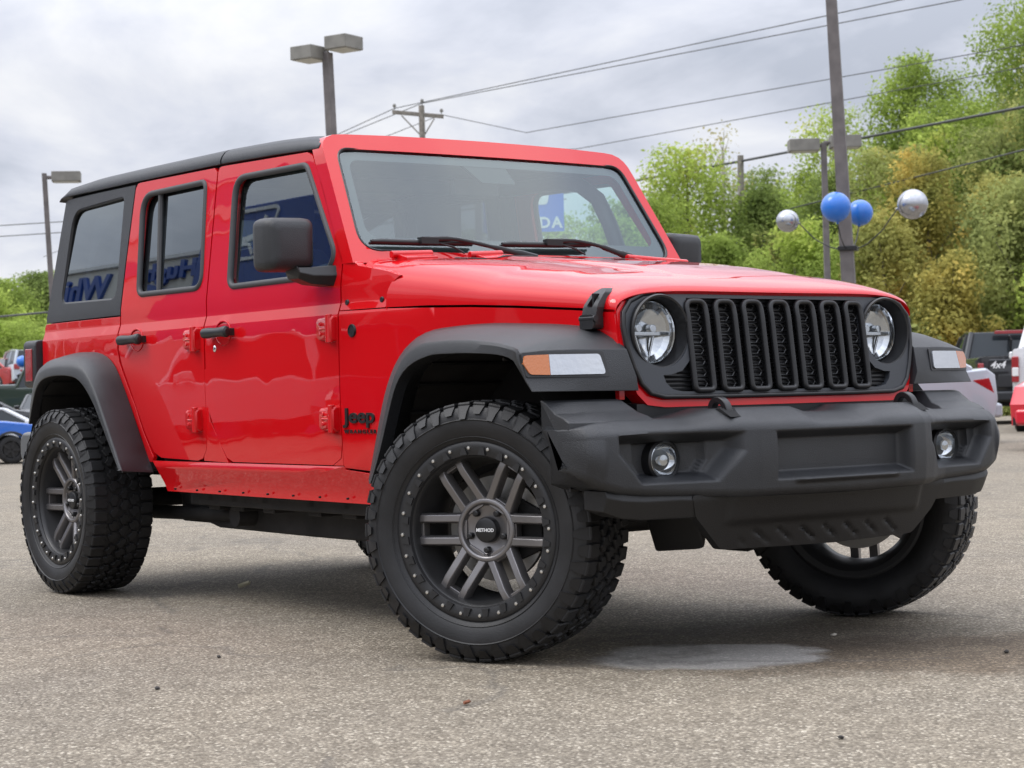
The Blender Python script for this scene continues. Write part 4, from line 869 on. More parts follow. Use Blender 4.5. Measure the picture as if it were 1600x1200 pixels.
# ---- underside
for s in (-1, 1):
    g = G()
    g.loft([[(x, s*y+q, z+r) for q, r in ((-0.035, -0.06-dz), (0.035, -0.06-dz), (0.035, 0.06), (-0.035, 0.06))] for x, y, z, dz in ((0.62, 0.42, 0.56, 0), (0.30, 0.42, 0.60, 0), (-0.10, 0.44, 0.60, 0), (-0.50, 0.46, 0.48, 0.06), (-0.75, 0.46, 0.46, 0.115), (-1.6, 0.46, 0.455, 0.11), (-2.35, 0.46, 0.45, 0.10), (-2.62, 0.46, 0.46, 0.06), (-2.8, 0.46, 0.58, 0), (-3.3, 0.46, 0.62, 0), (-3.5, 0.46, 0.60, 0))])
    g.build('frame_rail', CHASSIS, JEEP, bevel=0.01)
g = G()
g.loft([[(x, s_*0.56+dy, z) for dy, z in ((-0.1, 0.40), (0.10, 0.40), (0.12, 0.46), (-0.1, 0.50))] for s_ in (-1,) for x in (-2.28, -2.2, -1.4, -0.72)])
for x in (-2.15, -1.95, -1.7, -1.35, -1.1, -0.85): g.box((x, -0.57, 0.405), (0.09, 0.10, 0.05)); g.box((x+0.05, -0.64, 0.44), (0.05, 0.04, 0.05))
g.build('sill_bracket', CHASSIS, JEEP, bevel=0.006)
for s in (-1, 1):
    g = G()
    g.tube([(-0.12, s*0.50, 0.36), (-0.9, s*0.43, 0.38)], 0.028, 10); g.build('control_arm', CHASSIS, JEEP); g = G(); g.tube([(-2.90, s*0.52, 0.34), (-2.05, s*0.50, 0.355)], 0.030, 10)
    g.cyl((-2.05, s*0.46, 0.355), (-2.05, s*0.58, 0.355), 0.045, n=14)
    g.build('control_arm', CHASSIS, JEEP)
    G().tube([(-2.95, s*0.62, 0.36), (-3.05, s*0.50, 0.75)], 0.035, 10).build('shock_absorber', CHASSIS, JEEP); G().tube([(0.05, s*0.50, 0.40), (-0.02, s*0.46, 0.9)], 0.035, 10).build('shock_absorber', CHASSIS, JEEP)
for x, y in ((-3.008, 0.0), (0.0, 0.28)):
    g = G(); g.tube([(x, -0.66, 0.40), (x, 0.66, 0.40)], 0.043, 14); g.lathe([(0.0, -0.15), (0.09, -0.13), (0.13, -0.05), (0.13, 0.05), (0.09, 0.13), (0.0, 0.15)], 20, (x, y, 0.39), 'x')
    if x < -1: g.build('axle', CHASSIS, JEEP, smooth=50)
g.tube([(0.16, -0.60, 0.42), (0.16, 0.60, 0.42)], 0.018, 8); g.tube([(0.20, -0.30, 0.50), (0.18, 0.60, 0.43)], 0.018, 8)
g.build('axle', CHASSIS, JEEP, smooth=50)
g = G(); g.box((-1.45, -0.1, 0.40), (1.6, 0.62, 0.22)); g.box((-2.35, 0.12, 0.42), (0.6, 0.5, 0.18)); g.tube([(-0.25, 0.25, 0.42), (-1.2, 0.1, 0.42)], 0.035, 10); g.tube([(-1.6, 0, 0.44), (-2.9, 0, 0.42)], 0.04, 10)
g.box((-0.15, 0.0, 0.66), (0.9, 0.84, 0.34)); g.box((-2.35, -0.05, 0.40), (0.85, 0.8, 0.2)); g.build('drivetrain', CHASSIS, JEEP, bevel=0.03)

# ---- cabin
g = G().loft([[(-0.92, y, 1.18), (-0.98, y, 1.285), (-1.08, y, 1.315), (-1.22, y, 1.30), (-1.30, y, 1.24), (-1.30, y, 1.05), (-1.15, y, 0.95), (-0.92, y, 0.95)] for y in (-0.72, -0.4, 0.0, 0.4, 0.72)])
g.build('dashboard', DASH, JEEP, bevel=0.015)
def seat(x, y, w):
    g = G(); g.loft([[(x+a, y+q*w, z) for a, z in ((0.22, 0.86), (0.25, 0.97), (0.18, 1.02), (-0.22, 0.98), (-0.26, 0.90))] for q in (-0.5, -0.4, 0.4, 0.5)])
    g.loft([[(x+a, y+q*w*k, z) for q in (-0.5, 0.5)] + [(x+a-0.13, y+q*w*k, z) for q in (0.5, -0.5)] for a, z, k in ((-0.17, 0.95, 1.0), (-0.22, 1.15, 1.0), (-0.28, 1.36, 0.9), (-0.30, 1.44, 0.62))])
    g.loft([[(x-0.29+dx, y+q, z) for dx, q in ((0, -0.12), (0, 0.12), (-0.09, 0.11), (-0.09, -0.11))] for z, dx in ((1.47, 0), (1.50, 0), (1.62, 0), (1.65, 0))])
    for q in (-0.05, 0.05): g.cyl((x-0.33, y+q, 1.42), (x-0.33, y+q, 1.50), 0.008)
    return g
for y in (-0.37, 0.37): seat(-1.62, y, 0.50).build('front_seat', SEAT, JEEP, bevel=0.03, seg=3)
for y in (-0.33, 0.33): seat(-2.45, y, 0.60).build('rear_seat', SEAT, JEEP, bevel=0.03, seg=3)
g = G(); ring = [(-1.36+0.10*math.sin(a)*0.5, 0.37+0.185*math.cos(a), 1.24+0.17*math.sin(a)) for a in np.linspace(0, 2*PI, 32, endpoint=False)]
g.tube(ring, 0.015, 8, loop=True); g.tube([(-1.36, 0.19, 1.24), (-1.33, 0.37, 1.23), (-1.36, 0.55, 1.24)], 0.016, 8); g.tube([(-1.33, 0.37, 1.23), (-1.22, 0.37, 1.17)], 0.03, 8); g.box((-1.345, 0.37, 1.23), (0.05, 0.13, 0.10))
g.build('steering_wheel', DASH, JEEP)
g = G()
for s in (-1, 1):
    g.tube(smooth_path([(-1.02, s*0.675, 1.28), (-1.16, s*0.635, 1.66), (-1.30, s*0.625, 1.70), (-2.60, s*0.625, 1.72), (-3.10, s*0.63, 1.60), (-3.25, s*0.66, 1.15)], 24, 1), 0.032, 8)
    g.tube([(-1.88, s*0.70, 1.0), (-1.88, s*0.63, 1.70)], 0.035, 8); g.tube([(-2.62, s*0.70, 1.1), (-2.62, s*0.63, 1.70)], 0.032, 8)
for x in (-1.88, -2.62): g.tube([(x, -0.63, 1.71), (x, 0.63, 1.71)], 0.032, 8)
g.build('roll_cage', DASH, JEEP, smooth=60)
g = G().box((-2.2, 0, 1.775), (2.1, 1.25, 0.01)); g.build('headliner', mat('grey_headliner', (0.22, 0.22, 0.215), rough=0.9), JEEP)
for s in (-1, 1):
    g = G()
    for xa, xb in ((-0.90, -1.83), (-1.88, -2.6)): g.box(((xa+xb)/2, s*0.745, 0.93), (abs(xb-xa), 0.03, 0.56))
    g.build('door_trim', DASH, JEEP)
# ================================================================== surroundings
BLUEPAINT = mat('blue_sign', (0.012, 0.055, 0.28), rough=0.35)
WALLM = mat('dealer_wall', (0.55, 0.55, 0.53), rough=0.7, var=0.06, var_scale=1.5)
ALU = mat('brushed_panel', (0.62, 0.64, 0.66), rough=0.4)
POLE = mat('pole_paint', (0.125, 0.112, 0.108), rough=0.6, var=0.18, var_scale=5)
LAMPBOX = mat('lamp_box_grey', (0.185, 0.178, 0.158), rough=0.6, var=0.14, var_scale=5)
WOODPOLE = mat('weathered_wood', (0.22, 0.20, 0.175), rough=0.9, var=0.3, var_scale=6, bump=0.6, bump_scale=30)
CABLE = mat('cable', (0.05, 0.05, 0.052), rough=0.6)
# ---- dealership beside the camera; it shows mirrored in the car's windows
B = empty('dealership_building', (-28, -10.3, 0))
tag(B, 'pale dealership with blue lettering, left of the view, mirrored in the car windows', 'building')
g = G().box((-6.9, -6.0, 2.6), (27.2, 12.0, 6.9)); g.build('wall', WALLM, B, bevel=0.02)
G().box((-6.9, -6.0, 6.075), (27.4, 12.1, 0.06)).build('coping', ALU, B)
Bm = lambda x, z, k: Matrix(((-k, 0, 0, x+28), (0, 0, 1, 0.03), (0, 1, 0, z), (0, 0, 0, 1)))
G().text('Hugh', 0.40, Bm(-21.95, 5.70, 2.1), extrude=0.03, offset=0.014, shear=0.12, align='LEFT', space=1.02).build('wall_lettering', BLUEPAINT, B, smooth=0)
G().text('White', 0.60, Bm(-25.10, 5.50, 1.7), extrude=0.03, offset=0.016, shear=0.12, align='LEFT', space=1.0).build('wall_lettering', BLUEPAINT, B, smooth=0)
g = G(); P = smooth_path([(-21.9, 0, 5.28), (-22.9, 0, 5.40), (-23.6, 0, 5.52), (-24.3, 0, 5.50), (-25.0, 0, 5.33)], 24, 2)
g.loft([[(p[0]+28, 0.05, p[2]-w), (p[0]+28, 0.05, p[2]+w), (p[0]+28, 0.0, p[2]+w), (p[0]+28, 0.0, p[2]-w)] for p, w in zip(P, 0.01+0.12*np.sin(np.linspace(0.05, 3.0, 24)))]); g.build('swoosh', BLUEPAINT, B)
PT = G().box((9.15, 0.0, 2.95), (4.7, 0.9, 7.1)).build('entrance_portal', BLUEPAINT, B, bevel=0.03)
g = G(); zc, xc = 5.98, -20.05
tr = lambda x, z: (28+xc-x, 0.475, zc+z)       # emblem drawn as seen from the lot
def stroke(pts, w0, w1=None):
    P = lerp_list([(a, b) for a, b in pts], 18); w1 = w0 if w1 is None else w1; q = []
    for i, p in enumerate(P):
        t = P[min(i+1, 17)]-P[max(i-1, 0)]; t = t/np.linalg.norm(t); nn = np.array([-t[1], t[0]]); w = w0+(w1-w0)*i/17
        a, b = p+nn*w/2, p-nn*w/2; A, Bq = tr(*a), tr(*b); q.append([A, Bq, (Bq[0], Bq[1]-0.05, Bq[2]), (A[0], A[1]-0.05, A[2])])
    g.loft(q)
stroke([(-1.0, 0.42), (1.0, 0.42)], 0.055); stroke([(-0.78, -0.33), (0.78, -0.33)], 0.05)
stroke([(-1.0, 0.42), (-1.08, 0.36), (-0.92, -0.26), (-0.78, -0.33)], 0.05); stroke([(1.0, 0.42), (1.08, 0.36), (0.92, -0.26), (0.78, -0.33)], 0.05)
for q in (-1, 1): stroke([(q*0.76, 0.30), (q*0.66, 0.02), (q*0.72, -0.24)], 0.08, 0.15)
stroke([(-0.68, 0.02), (-0.3, -0.03), (0.3, -0.03), (0.68, 0.02)], 0.09); stroke([(-0.60, -0.28), (-0.42, -0.10), (0.42, -0.10), (0.60, -0.28)], 0.05)
g.build('portal_emblem', ALU, PT, smooth=0)
for x in np.arange(-19, 6, 3.2):
    G().box((x, 0.02, 1.6), (2.6, 0.06, 2.6)).build('shop_window', mat('shop_glass', (0.05, 0.06, 0.07), rough=0.08), B)

G().box((17.9, -5.6, 2.0), (13.2, 10.0, 4.4)).build('added_showroom', mat('added_showroom_wall', (0.30, 0.30, 0.30), rough=0.6), B, bevel=0.02)  # unseen wing added so the fender mirrors a wall and less sky light arrives
for x in np.arange(13.0, 24.0, 2.6):
    G().box((x, -0.58, 1.7), (2.3, 0.06, 2.7)).build('shop_window', mat('shop_glass', (0.05, 0.06, 0.07), rough=0.08), B)
# ---- lamp posts
def lamp_post(label, base, top, r0, r1, heads, sz, ang):
    o = empty('lamp_post', (0, 0, 0)); tag(o, label, 'lamp post', 'shoebox lamp posts round the lot')
    g = G(); b, t = Vector(base), Vector(top); R = Matrix.Rotation(ang, 3, 'Z')
    g.loft([[p + R @ Vector((dx*r, dy*r, 0)) for dx, dy in ((-1, -1), (1, -1), (1, 1), (-1, 1))] for p, r in ((b, r0), (t, r1))]); g.build('pole', POLE, o, bevel=0.01)
    for h in heads:
        h = Vector(h); hd = G().box(h, sz, R=R).build('lamp_head', LAMPBOX, o, bevel=0.012)
        d = (t-h); d.z = 0; dn = d.normalized(); hand = h + dn*sz[0]*0.35
        G().tube([hand, Vector((t.x, t.y, h.z))], 0.045, 6).build('bracket_arm', POLE, o)
        G().box((h.x, h.y, h.z-sz[2]/2-0.004), (sz[0]*0.86, sz[1]*0.86, 0.012), R=R).build('lamp_lens', mat('lamp_diffuser', (0.5, 0.5, 0.46), rough=0.4), hd)
    o.location = (0, 0, 0); return o
lamp_post('tall brown lamp post with two box heads rising behind the front of the hardtop', (-23.2, 13.05, -0.2), (-23.36, 12.92, 6.75), 0.075, 0.07, [(-23.56, 12.69, 6.74), (-23.16, 13.13, 6.90)], (0.46, 0.50, 0.23), math.radians(20))
lamp_post('lamp post with a single box head at the far left beyond the rear window', (-37.45, 14.05, -0.67), (-37.64, 13.83, 6.24), 0.065, 0.055, [(-37.32, 14.24, 6.14)], (0.66, 0.44, 0.23), math.radians(62))
lamp_post('slim lamp post with two box heads standing just behind the balloon pole', (-26.75, 28.52, -0.16), (-26.73, 28.47, 6.52), 0.075, 0.065, [(-27.02, 28.10, 6.46), (-26.42, 28.86, 6.52)], (0.70, 0.5, 0.28), math.radians(52))
# ---- big pole with four balloons
o = empty('light_pole', (-15.95, 17.90, 0)); tag(o, 'thick brown square pole with a ring of balloons clamped to it', 'pole')
R_ = Matrix.Rotation(math.radians(38), 3, 'Z')
G().loft([[Vector(p) + R_ @ Vector((dx*r, dy*r, 0)) for dx, dy in ((-1, -1), (1, -1), (1, 1), (-1, 1))] for p, r in (((0, 0, 0), 0.118), ((-0.10, -0.19, 5.6), 0.088), ((-0.21, -0.38, 11.5), 0.062))]).build('pole', POLE, o, bevel=0.012)
BLUEB = mat('blue_vinyl', (0.016, 0.150, 0.56), rough=0.3, coat=0.4, bump=0.05, bump_scale=6); SILVB = mat('silver_vinyl', (0.42, 0.43, 0.455), rough=0.22, metal=0.9)
br = empty('balloon_bracket', (-15.99, 17.82, 2.96)); tag(br, 'black clamp with four curved rods holding balloons on the thick pole', 'bracket')
G().box((0, 0, 0), (0.30, 0.30, 0.07), R=R_).build('clamp', PLASTIC2, br, bevel=0.01)
balls = [('large blue balloon in front of the thick pole', (-15.60, 17.16, 3.55), 0.228, BLUEB), ('smaller blue balloon just right of the thick pole, half behind it', (-16.28, 18.42, 3.57), 0.205, BLUEB),
         ('small silver balloon left of the thick pole', (-16.76, 17.28, 3.44), 0.178, SILVB), ('large silver balloon at the right of the thick pole', (-15.10, 18.33, 3.59), 0.232, SILVB)]
for lab, c, r, m in balls:
    c = Vector(c); d = (c-Vector((-15.99, 17.82, 2.96))); q = empty('balloon', c); tag(q, lab, 'balloon', 'dealership balloons on the pole')
    dirn = Vector((-d.x*0.5, -d.y*0.5, -1)).normalized() if m is BLUEB else Vector((-d.x, -d.y, -0.25)).normalized()
    qt = dirn.to_track_quat('Z', 'Y')
    g = G().lathe([(r*math.sin(a)*(1.0 if a < 2.2 else 1.0), -r*math.cos(a)*(1.0 if a < 1.57 else 1.03)) for a in np.linspace(0.001, PI-0.06, 22)], 36, axis='z')
    g.v = [tuple(qt @ Vector(v)) for v in g.v]; g.build('skin', m, q, smooth=180)
    g = G().lathe([(r*0.07, r*1.0), (r*0.10, r*1.06), (r*0.07, r*1.10), (r*0.11, r*1.16)], 12, axis='z'); g.v = [tuple(qt @ Vector(v)) for v in g.v]; g.build('nozzle', m, q)
    e = c + dirn*r*1.08 - Vector(br.location); st = Vector((e.x, e.y, 0)).normalized()*0.15
    G().tube(smooth_path([st, st*1.8+Vector((0, 0, 0.03)), (st*1.8+e)/2+Vector((0, 0, -0.05)), e], 14, 2), 0.009, 6).build('rod', PLASTIC2, br)
q = empty('balloon', (-65.69, 24.74, 2.50)); tag(q, 'blue balloon floating over parked cars beside the tail lamp', 'balloon')
G().lathe([(0.23*math.sin(a), -0.23*math.cos(a)) for a in np.linspace(0.001, PI-0.06, 18)], 24, axis='z').build('skin', BLUEB, q, smooth=180)
G().tube([(0, 0, -0.22), (0.05, 0, -1.5)], 0.006, 5).build('string', CABLE, q)
# ---- banner seen through the windscreen
bn = empty('pole_banner', (-17.4, 12.55, 0)); tag(bn, 'blue banner with white letters, seen through the windscreen and driver window', 'banner')
ang = math.atan2(0.76, 0.65)
Rb = Matrix.Rotation(ang, 3, 'Z')
G().box((0, 0, 3.69), (1.18, 0.02, 1.05), R=Rb).build('cloth', mat('banner_blue', (0.03, 0.16, 0.62), rough=0.7), bn)
mb = Matrix.Translation((0.03, -0.02, 0)) @ Rb.to_4x4() @ Matrix(((1, 0, 0, 0), (0, 0, -1, -0.013), (0, 1, 0, 3.0), (0, 0, 0, 1)))
mb2 = Rb.to_4x4() @ Matrix(((1, 0, 0, 0.56), (0, 0, -1, -0.016), (0, 1, 0, 3.225), (0, 0, 0, 1)))
G().text('HONDA', 0.22, mb2, extrude=0.002, offset=0.007, align='RIGHT', space=1.2).build('banner_lettering', WHITEMARK, bn, smooth=0)
mb3 = Rb.to_4x4() @ Matrix(((1, 0, 0, 0.10), (0, 0, -1, -0.016), (0, 1, 0, 3.56), (0, 0, 0, 1)))
g = G(); g.prism(rpoly([(-0.25, 0), (0.25, 0), (0.33, 0.38), (-0.33, 0.38)], 0.06, 3), lambda a, b: mb3 @ Vector((a, b, 0)), lambda a, b: mb3 @ Vector((a, b, 0.003))).build('banner_emblem', WHITEMARK, bn)
G().tube([Rb @ Vector((-0.66, 0, 0)), Rb @ Vector((-0.66, 0, 4.3))], 0.05, 8).build('post', POLE, bn)

# ---- utility poles and lines
o = empty('utility_pole', (-69.55, 46.3, 0.2)); tag(o, 'wooden utility pole with a crossarm and insulators above the car roof', 'utility pole', 'wooden utility poles')
G().tube([(0, 0, 0), (-0.05, -0.08, 14.2)], [0.20, 0.14], 10).build('pole', WOODPOLE, o)
ca = G().loft([[(-0.85+1.43*t+dy*0.8, -1.19+1.92*t-dy*0.6, 13.93-0.27*t+dz) for dy, dz in ((-0.07, -0.09), (0.07, -0.09), (0.07, 0.09), (-0.07, 0.09))] for t in (0, 1)]).build('crossarm', WOODPOLE, o, bevel=0.01)
for t in (0.18, 0.82): G().tube([(-0.85+1.43*t, -1.19+1.92*t, 13.80-0.27*t), (-0.03, -0.05, 12.7)], 0.03, 6).build('brace', WOODPOLE, o)
for x, y, z in ((-0.80, -1.10, 14.0), (0.52, 0.66, 13.72), (-0.02, -0.06, 14.2)): G().lathe([(0.02, 0), (0.02, 0.14), (0.07, 0.16), (0.09, 0.22), (0.06, 0.30), (0.0, 0.32)], 10, (x, y, z), 'z').build('insulator', LAMPBOX, o)
o = empty('utility_pole', (-53.5, 51.15, -0.7)); tag(o, 'plain grey wooden utility pole in front of the bright green trees', 'utility pole', 'wooden utility poles')
G().tube([(0, 0, 0), (0.08, 0.06, 11.2)], [0.17, 0.13], 10).build('pole', WOODPOLE, o); G().box((0.05, 0, 8.4), (0.3, 0.3, 0.12)).build('cable_clamp', CABLE, o)
def line(label, pts, r, sag=0.0):
    P = [Vector(p) for p in pts]; Q = []
    for a, b in zip(P[:-1], P[1:]):
        for k in range(16): t = k/16; Q.append(a.lerp(b, t) - Vector((0, 0, sag*4*t*(1-t))))
    Q.append(P[-1]); tag(G().tube(Q, r, 5).build('power_line', CABLE), label, 'power line', 'overhead lines')
line('topmost thin power line crossing the sky from the crossarm', [(-117.9, 51.7, 11.7), (-70.35, 45.2, 14.3), (-39.8, 46.0, 14.02), (0, 47, 14)], 0.020)
line('second thin power line down, crossing the sky from the crossarm to the right edge', [(-126.6, 51.6, 11.5), (-69.57, 46.22, 14.5), (-38.7, 47.6, 13.96), (0, 49, 14)], 0.020)
line('upper of the two thin lines passing before the tall green trees', [(-123.6, 55.7, 12.4), (-69.03, 46.96, 13.95), (-66.0, 49.60, 12.9), (-37.3, 49.36, 12.37), (0, 50, 12.4)], 0.018)
line('lower of the two thin lines passing before the tall green trees', [(-120, 53, 10.6), (-69.6, 46.3, 12.3), (-65.30, 51.98, 12.19), (-39.3, 51.8, 12.1), (0, 52, 12)], 0.018)
line('thick dark cable sloping up to the right from the plain pole', [(-95, 44, 8.6), (-56.09, 47.62, 9.54), (-53.41, 51.23, 10.26), (-36.1, 47.7, 9.95), (0, 44, 9.6)], 0.055)
line('lower dark cable hanging before the yellow trees', [(-53.42, 51.23, 7.78), (-32.3, 42.8, 7.8), (0, 38, 7.8)], 0.026)
line('upper wire at the far left edge beside the single lamp', [(-140, 20, 12.1), (-109.9, 41.95, 12.05), (-80, 64, 12.3)], 0.030)
line('lower wire at the far left edge beside the single lamp', [(-140, 20.5, 11.4), (-110.1, 41.6, 11.35), (-80, 63, 11.7)], 0.030)
line('dark cable against the wooded hillside at the left edge', [(-100, 12, 4.4), (-68.7, 24.9, 4.35), (-50, 33, 4.9)], 0.045)

# ---- trees: trunk, limbs and a crown of many small leaves
def leafmat(name, dark, light, yellow=None):
    m = bpy.data.materials.new(name); m.use_nodes = True; t = m.node_tree; t.nodes.clear()
    o = N(t, 'ShaderNodeOutputMaterial'); d = N(t, 'ShaderNodeBsdfDiffuse'); tl = N(t, 'ShaderNodeBsdfTranslucent'); mxs = N(t, 'ShaderNodeMixShader'); mxs.inputs[0].default_value = 0.5
    geo = N(t, 'ShaderNodeNewGeometry'); nz = N(t, 'ShaderNodeTexNoise'); nz.inputs['Scale'].default_value = 0.45; nz.inputs['Detail'].default_value = 5
    t.links.new(geo.outputs['Position'], nz.inputs['Vector'])
    r = N(t, 'ShaderNodeValToRGB'); r.color_ramp.elements[0].position = 0.33; r.color_ramp.elements[1].position = 0.66
    r.color_ramp.elements[0].color = (*dark, 1); r.color_ramp.elements[1].color = (*light, 1)
    if yellow: r.color_ramp.elements[1].position = 0.58; r.color_ramp.elements.new(0.72).color = (*yellow, 1)
    t.links.new(nz.outputs['Fac'], r.inputs[0])
    wn = N(t, 'ShaderNodeTexWhiteNoise', noise_dimensions='1D'); t.links.new(geo.outputs['Random Per Island'], wn.inputs['W'])
    mr = N(t, 'ShaderNodeMapRange'); mr.inputs['To Min'].default_value = 0.72; mr.inputs['To Max'].default_value = 1.28; t.links.new(geo.outputs['Random Per Island'], mr.inputs['Value'])
    mm = N(t, 'ShaderNodeMix', data_type='RGBA', blend_type='MULTIPLY'); mm.inputs[0].default_value = 1.0
    t.links.new(r.outputs[0], mm.inputs[6]); t.links.new(mr.outputs[0], mm.inputs[7])
    for b in (d, tl): t.links.new(mm.outputs[2], b.inputs['Color'])
    t.links.new(d.outputs[0], mxs.inputs[1]); t.links.new(tl.outputs[0], mxs.inputs[2]); t.links.new(mxs.outputs[0], o.inputs[0]); return m
LEAF = {'gold': leafmat('golden_leaves', (0.29, 0.30, 0.09), (0.50, 0.42, 0.12), (0.70, 0.50, 0.14)), 'bright': leafmat('bright_leaves', (0.21, 0.28, 0.065), (0.40, 0.50, 0.12)), 'mid': leafmat('mid_leaves', (0.16, 0.215, 0.065), (0.29, 0.36, 0.11), (0.42, 0.40, 0.13)),
        'yellow': leafmat('yellowing_leaves', (0.27, 0.29, 0.09), (0.46, 0.42, 0.13), (0.66, 0.50, 0.15)), 'olive': leafmat('olive_leaves', (0.24, 0.28, 0.10), (0.40, 0.43, 0.15), (0.54, 0.48, 0.16)),
        'dry': leafmat('dry_leaves', (0.28, 0.27, 0.13), (0.44, 0.40, 0.18), (0.58, 0.47, 0.17)), 'lime': leafmat('lime_leaves', (0.25, 0.32, 0.075), (0.45, 0.55, 0.13), (0.54, 0.53, 0.15))}
BARK = mat('bark', (0.20, 0.18, 0.155), rough=0.95, var=0.3, var_scale=5); PALEBARK = mat('pale_bark', (0.36, 0.34, 0.31), rough=0.9, var=0.2, var_scale=4)
def leaf_mesh(name, centers, normals, size, m, parent, rng):
    n = len(centers)
    t = rng.normal(size=(n, 3)); t -= normals*np.sum(t*normals, 1)[:, None]; t /= np.linalg.norm(t, axis=1)[:, None]+1e-9
    b = np.cross(normals, t); s = (size*rng.uniform(0.55, 1.0, n)**1.0*rng.choice([0.9, 1, 1.15, 1.35], n))[:, None]
    V = np.empty((n, 4, 3)); V[:, 0] = centers-t*s; V[:, 1] = centers-b*s*0.55; V[:, 2] = centers+t*s; V[:, 3] = centers+b*s*0.55
    V[:, 1] += normals*s*0.15; V[:, 3] += normals*s*0.15
    me = bpy.data.meshes.new(name); me.vertices.add(4*n); me.vertices.foreach_set('co', V.reshape(-1).astype(np.float32))
    me.loops.add(4*n); me.loops.foreach_set('vertex_index', np.arange(4*n, dtype=np.int32)); me.polygons.add(n); me.polygons.foreach_set('loop_start', np.arange(0, 4*n, 4, dtype=np.int32))
    me.update(); me.materials.append(m); o = bpy.data.objects.new(name, me); COL.objects.link(o)
    if parent: o.parent = parent
    return o
def tree(label, x, y, top, rad, kind, seed, n=9000, base=0.15, size=0.16, shape='round', bark=None, dens=1.0, lobes=62, group='trees along the edge of the lot', z0=None, name='deciduous_tree'):
    rng = np.random.default_rng(seed); z0 = ground_z(x, y)-0.1 if z0 is None else z0; H = top-z0
    o = empty(name, (x, y, z0)); tag(o, label, 'tree', group)
    g = G(); lean = rng.normal(0, 0.02, 2)*H
    g.tube([(lean[0]*t*t, lean[1]*t*t, H*0.93*t) for t in np.linspace(0, 1, 8)], [0.020*H*(1-0.9*t)+0.015 for t in np.linspace(0, 1, 8)], 8)
    C = []; 
    for i in range(lobes):
        t = base + (1-base)*((i+0.5)/lobes)**0.9; tt = (t-base)/(1-base)
        prof = {'round': math.sin(PI*min(1, 0.12+0.84*tt))**0.7, 'cone': (1-tt)**0.75*0.95+0.10, 'column': math.sin(PI*min(1, 0.18+0.80*tt))**0.45, 'bush': math.cos(tt*PI/2*0.92)**0.5}[shape]
        a = i*2.39996+rng.uniform(-.5, .5); rr = rad*prof*rng.uniform(0.15, 1.12)
        c = np.array([lean[0]*t*t+rr*math.cos(a), lean[1]*t*t+rr*math.sin(a), H*t*rng.uniform(0.97, 1.01)]); lr = rad*rng.uniform(0.14, 0.42)*(0.62+0.5*prof)
        c[2] = min(c[2], H-lr*0.75)
        C.append((c, lr))
        if i % 2 == 0 or bark: 
            zb = max(0.1*H, c[2]-rr*0.9-0.05*H); p0 = np.array([lean[0]*(zb/H)**2, lean[1]*(zb/H)**2, zb])
            g.tube([p0, (p0+c)/2+np.array([0, 0, rr*0.12]), c], [0.006*H*(1-zb/H)+0.012, 0.02, 0.010], 5)
    g.build('trunk', bark or BARK, o, smooth=60)
    w = np.array([lr**2 for c, lr in C]); w /= w.sum(); n = int(n*1.9*max(1.0, (rad/2.5)**1.5)); size = size*0.60; ix = rng.choice(len(C), int(n*dens), p=w)
    cc = np.array([c for c, _ in C])[ix]; lr = np.array([l for _, l in C])[ix]
    d = rng.normal(size=(len(ix), 3)); d /= np.linalg.norm(d, axis=1)[:, None]; k = rng.uniform(0.25, 1.0, len(ix))**0.5*rng.choice([1, 1, 1, 1.22], len(ix))
    p = cc + d*(lr*k)[:, None]*np.array([0.88, 0.88, 1.2]) + rng.normal(0, 0.07*rad, d.shape); p[:, 2] = np.minimum(p[:, 2], H*1.01+rng.uniform(-0.3, 0.15, len(p))); nr = d*0.7+rng.normal(size=d.shape)*0.55+np.array([0, 0, 0.35]); nr /= np.linalg.norm(nr, axis=1)[:, None]
    ok = p[:, 2] > 0.05*H*(1 if base > 0.05 else 0); leaf_mesh('crown', p[ok], nr[ok], size, LEAF[kind], o, rng); return o
tree('bright green tree just right of the windscreen, beside the plain pole', -51.1, 45.9, 10.2, 2.6, 'lime', 1, 11000, 0.12)
tree('thin pale half-bare tree behind the bright green tree', -57.5, 54.1, 12.4, 2.0, 'dry', 2, 900, 0.35, 0.15, 'round', PALEBARK, lobes=40)
tree('dark green tree right of the plain utility pole', -60.1, 58.9, 10.9, 2.4, 'mid', 3, 9000)
tree('loose pale tree behind the thick balloon pole', -54.5, 58.1, 13.2, 2.5, 'lime', 4, 5200, 0.2, 0.16, 'round', PALEBARK)
tree('tall broad green tree right of the thick pole', -48.85, 57.3, 14.3, 3.3, 'bright', 5, 17000, 0.12)
tree('tall green tree near the right edge of the view', -45.7, 60.6, 17.0, 3.9, 'bright', 6, 20000, 0.1)
tree('orange yellow tree behind the large silver balloon', -39.4, 46.6, 8.8, 2.0, 'gold', 7, 10000, 0.1)
tree('dull gold tree right of the smaller blue balloon', -37.5, 42.5, 6.3, 1.7, 'yellow', 8, 7000, 0.05)
tree('small golden tree low at the right, over the pickups', -34.9, 42.6, 4.9, 1.3, 'gold', 9, 6000, 0.05)
tree('big olive tree at the right edge over the pickups', -34.6, 45.9, 7.3, 2.6, 'olive', 10, 13000, 0.05)
tree('leafy green tree directly behind the thick pole', -40.1, 44.0, 6.6, 2.0, 'bright', 11, 10000, 0.05)
tree('rounded green tree below the small silver balloon', -43.6, 44.3, 6.6, 2.2, 'lime', 12, 11000, 0.03)
tree('low leafy tree at the foot of the plain pole', -43.7, 40.9, 6.0, 1.9, 'bright', 13, 9000, 0.03)
tree('yellow tinged tree between the plain pole and slim lamp post', -49.3, 48.4, 8.6, 2.0, 'mid', 14, 9000, 0.05)
tree('green tree low beside the car mirror and windscreen', -45.3, 38.1, 6.6, 2.2, 'lime', 15, 10000, 0.03)
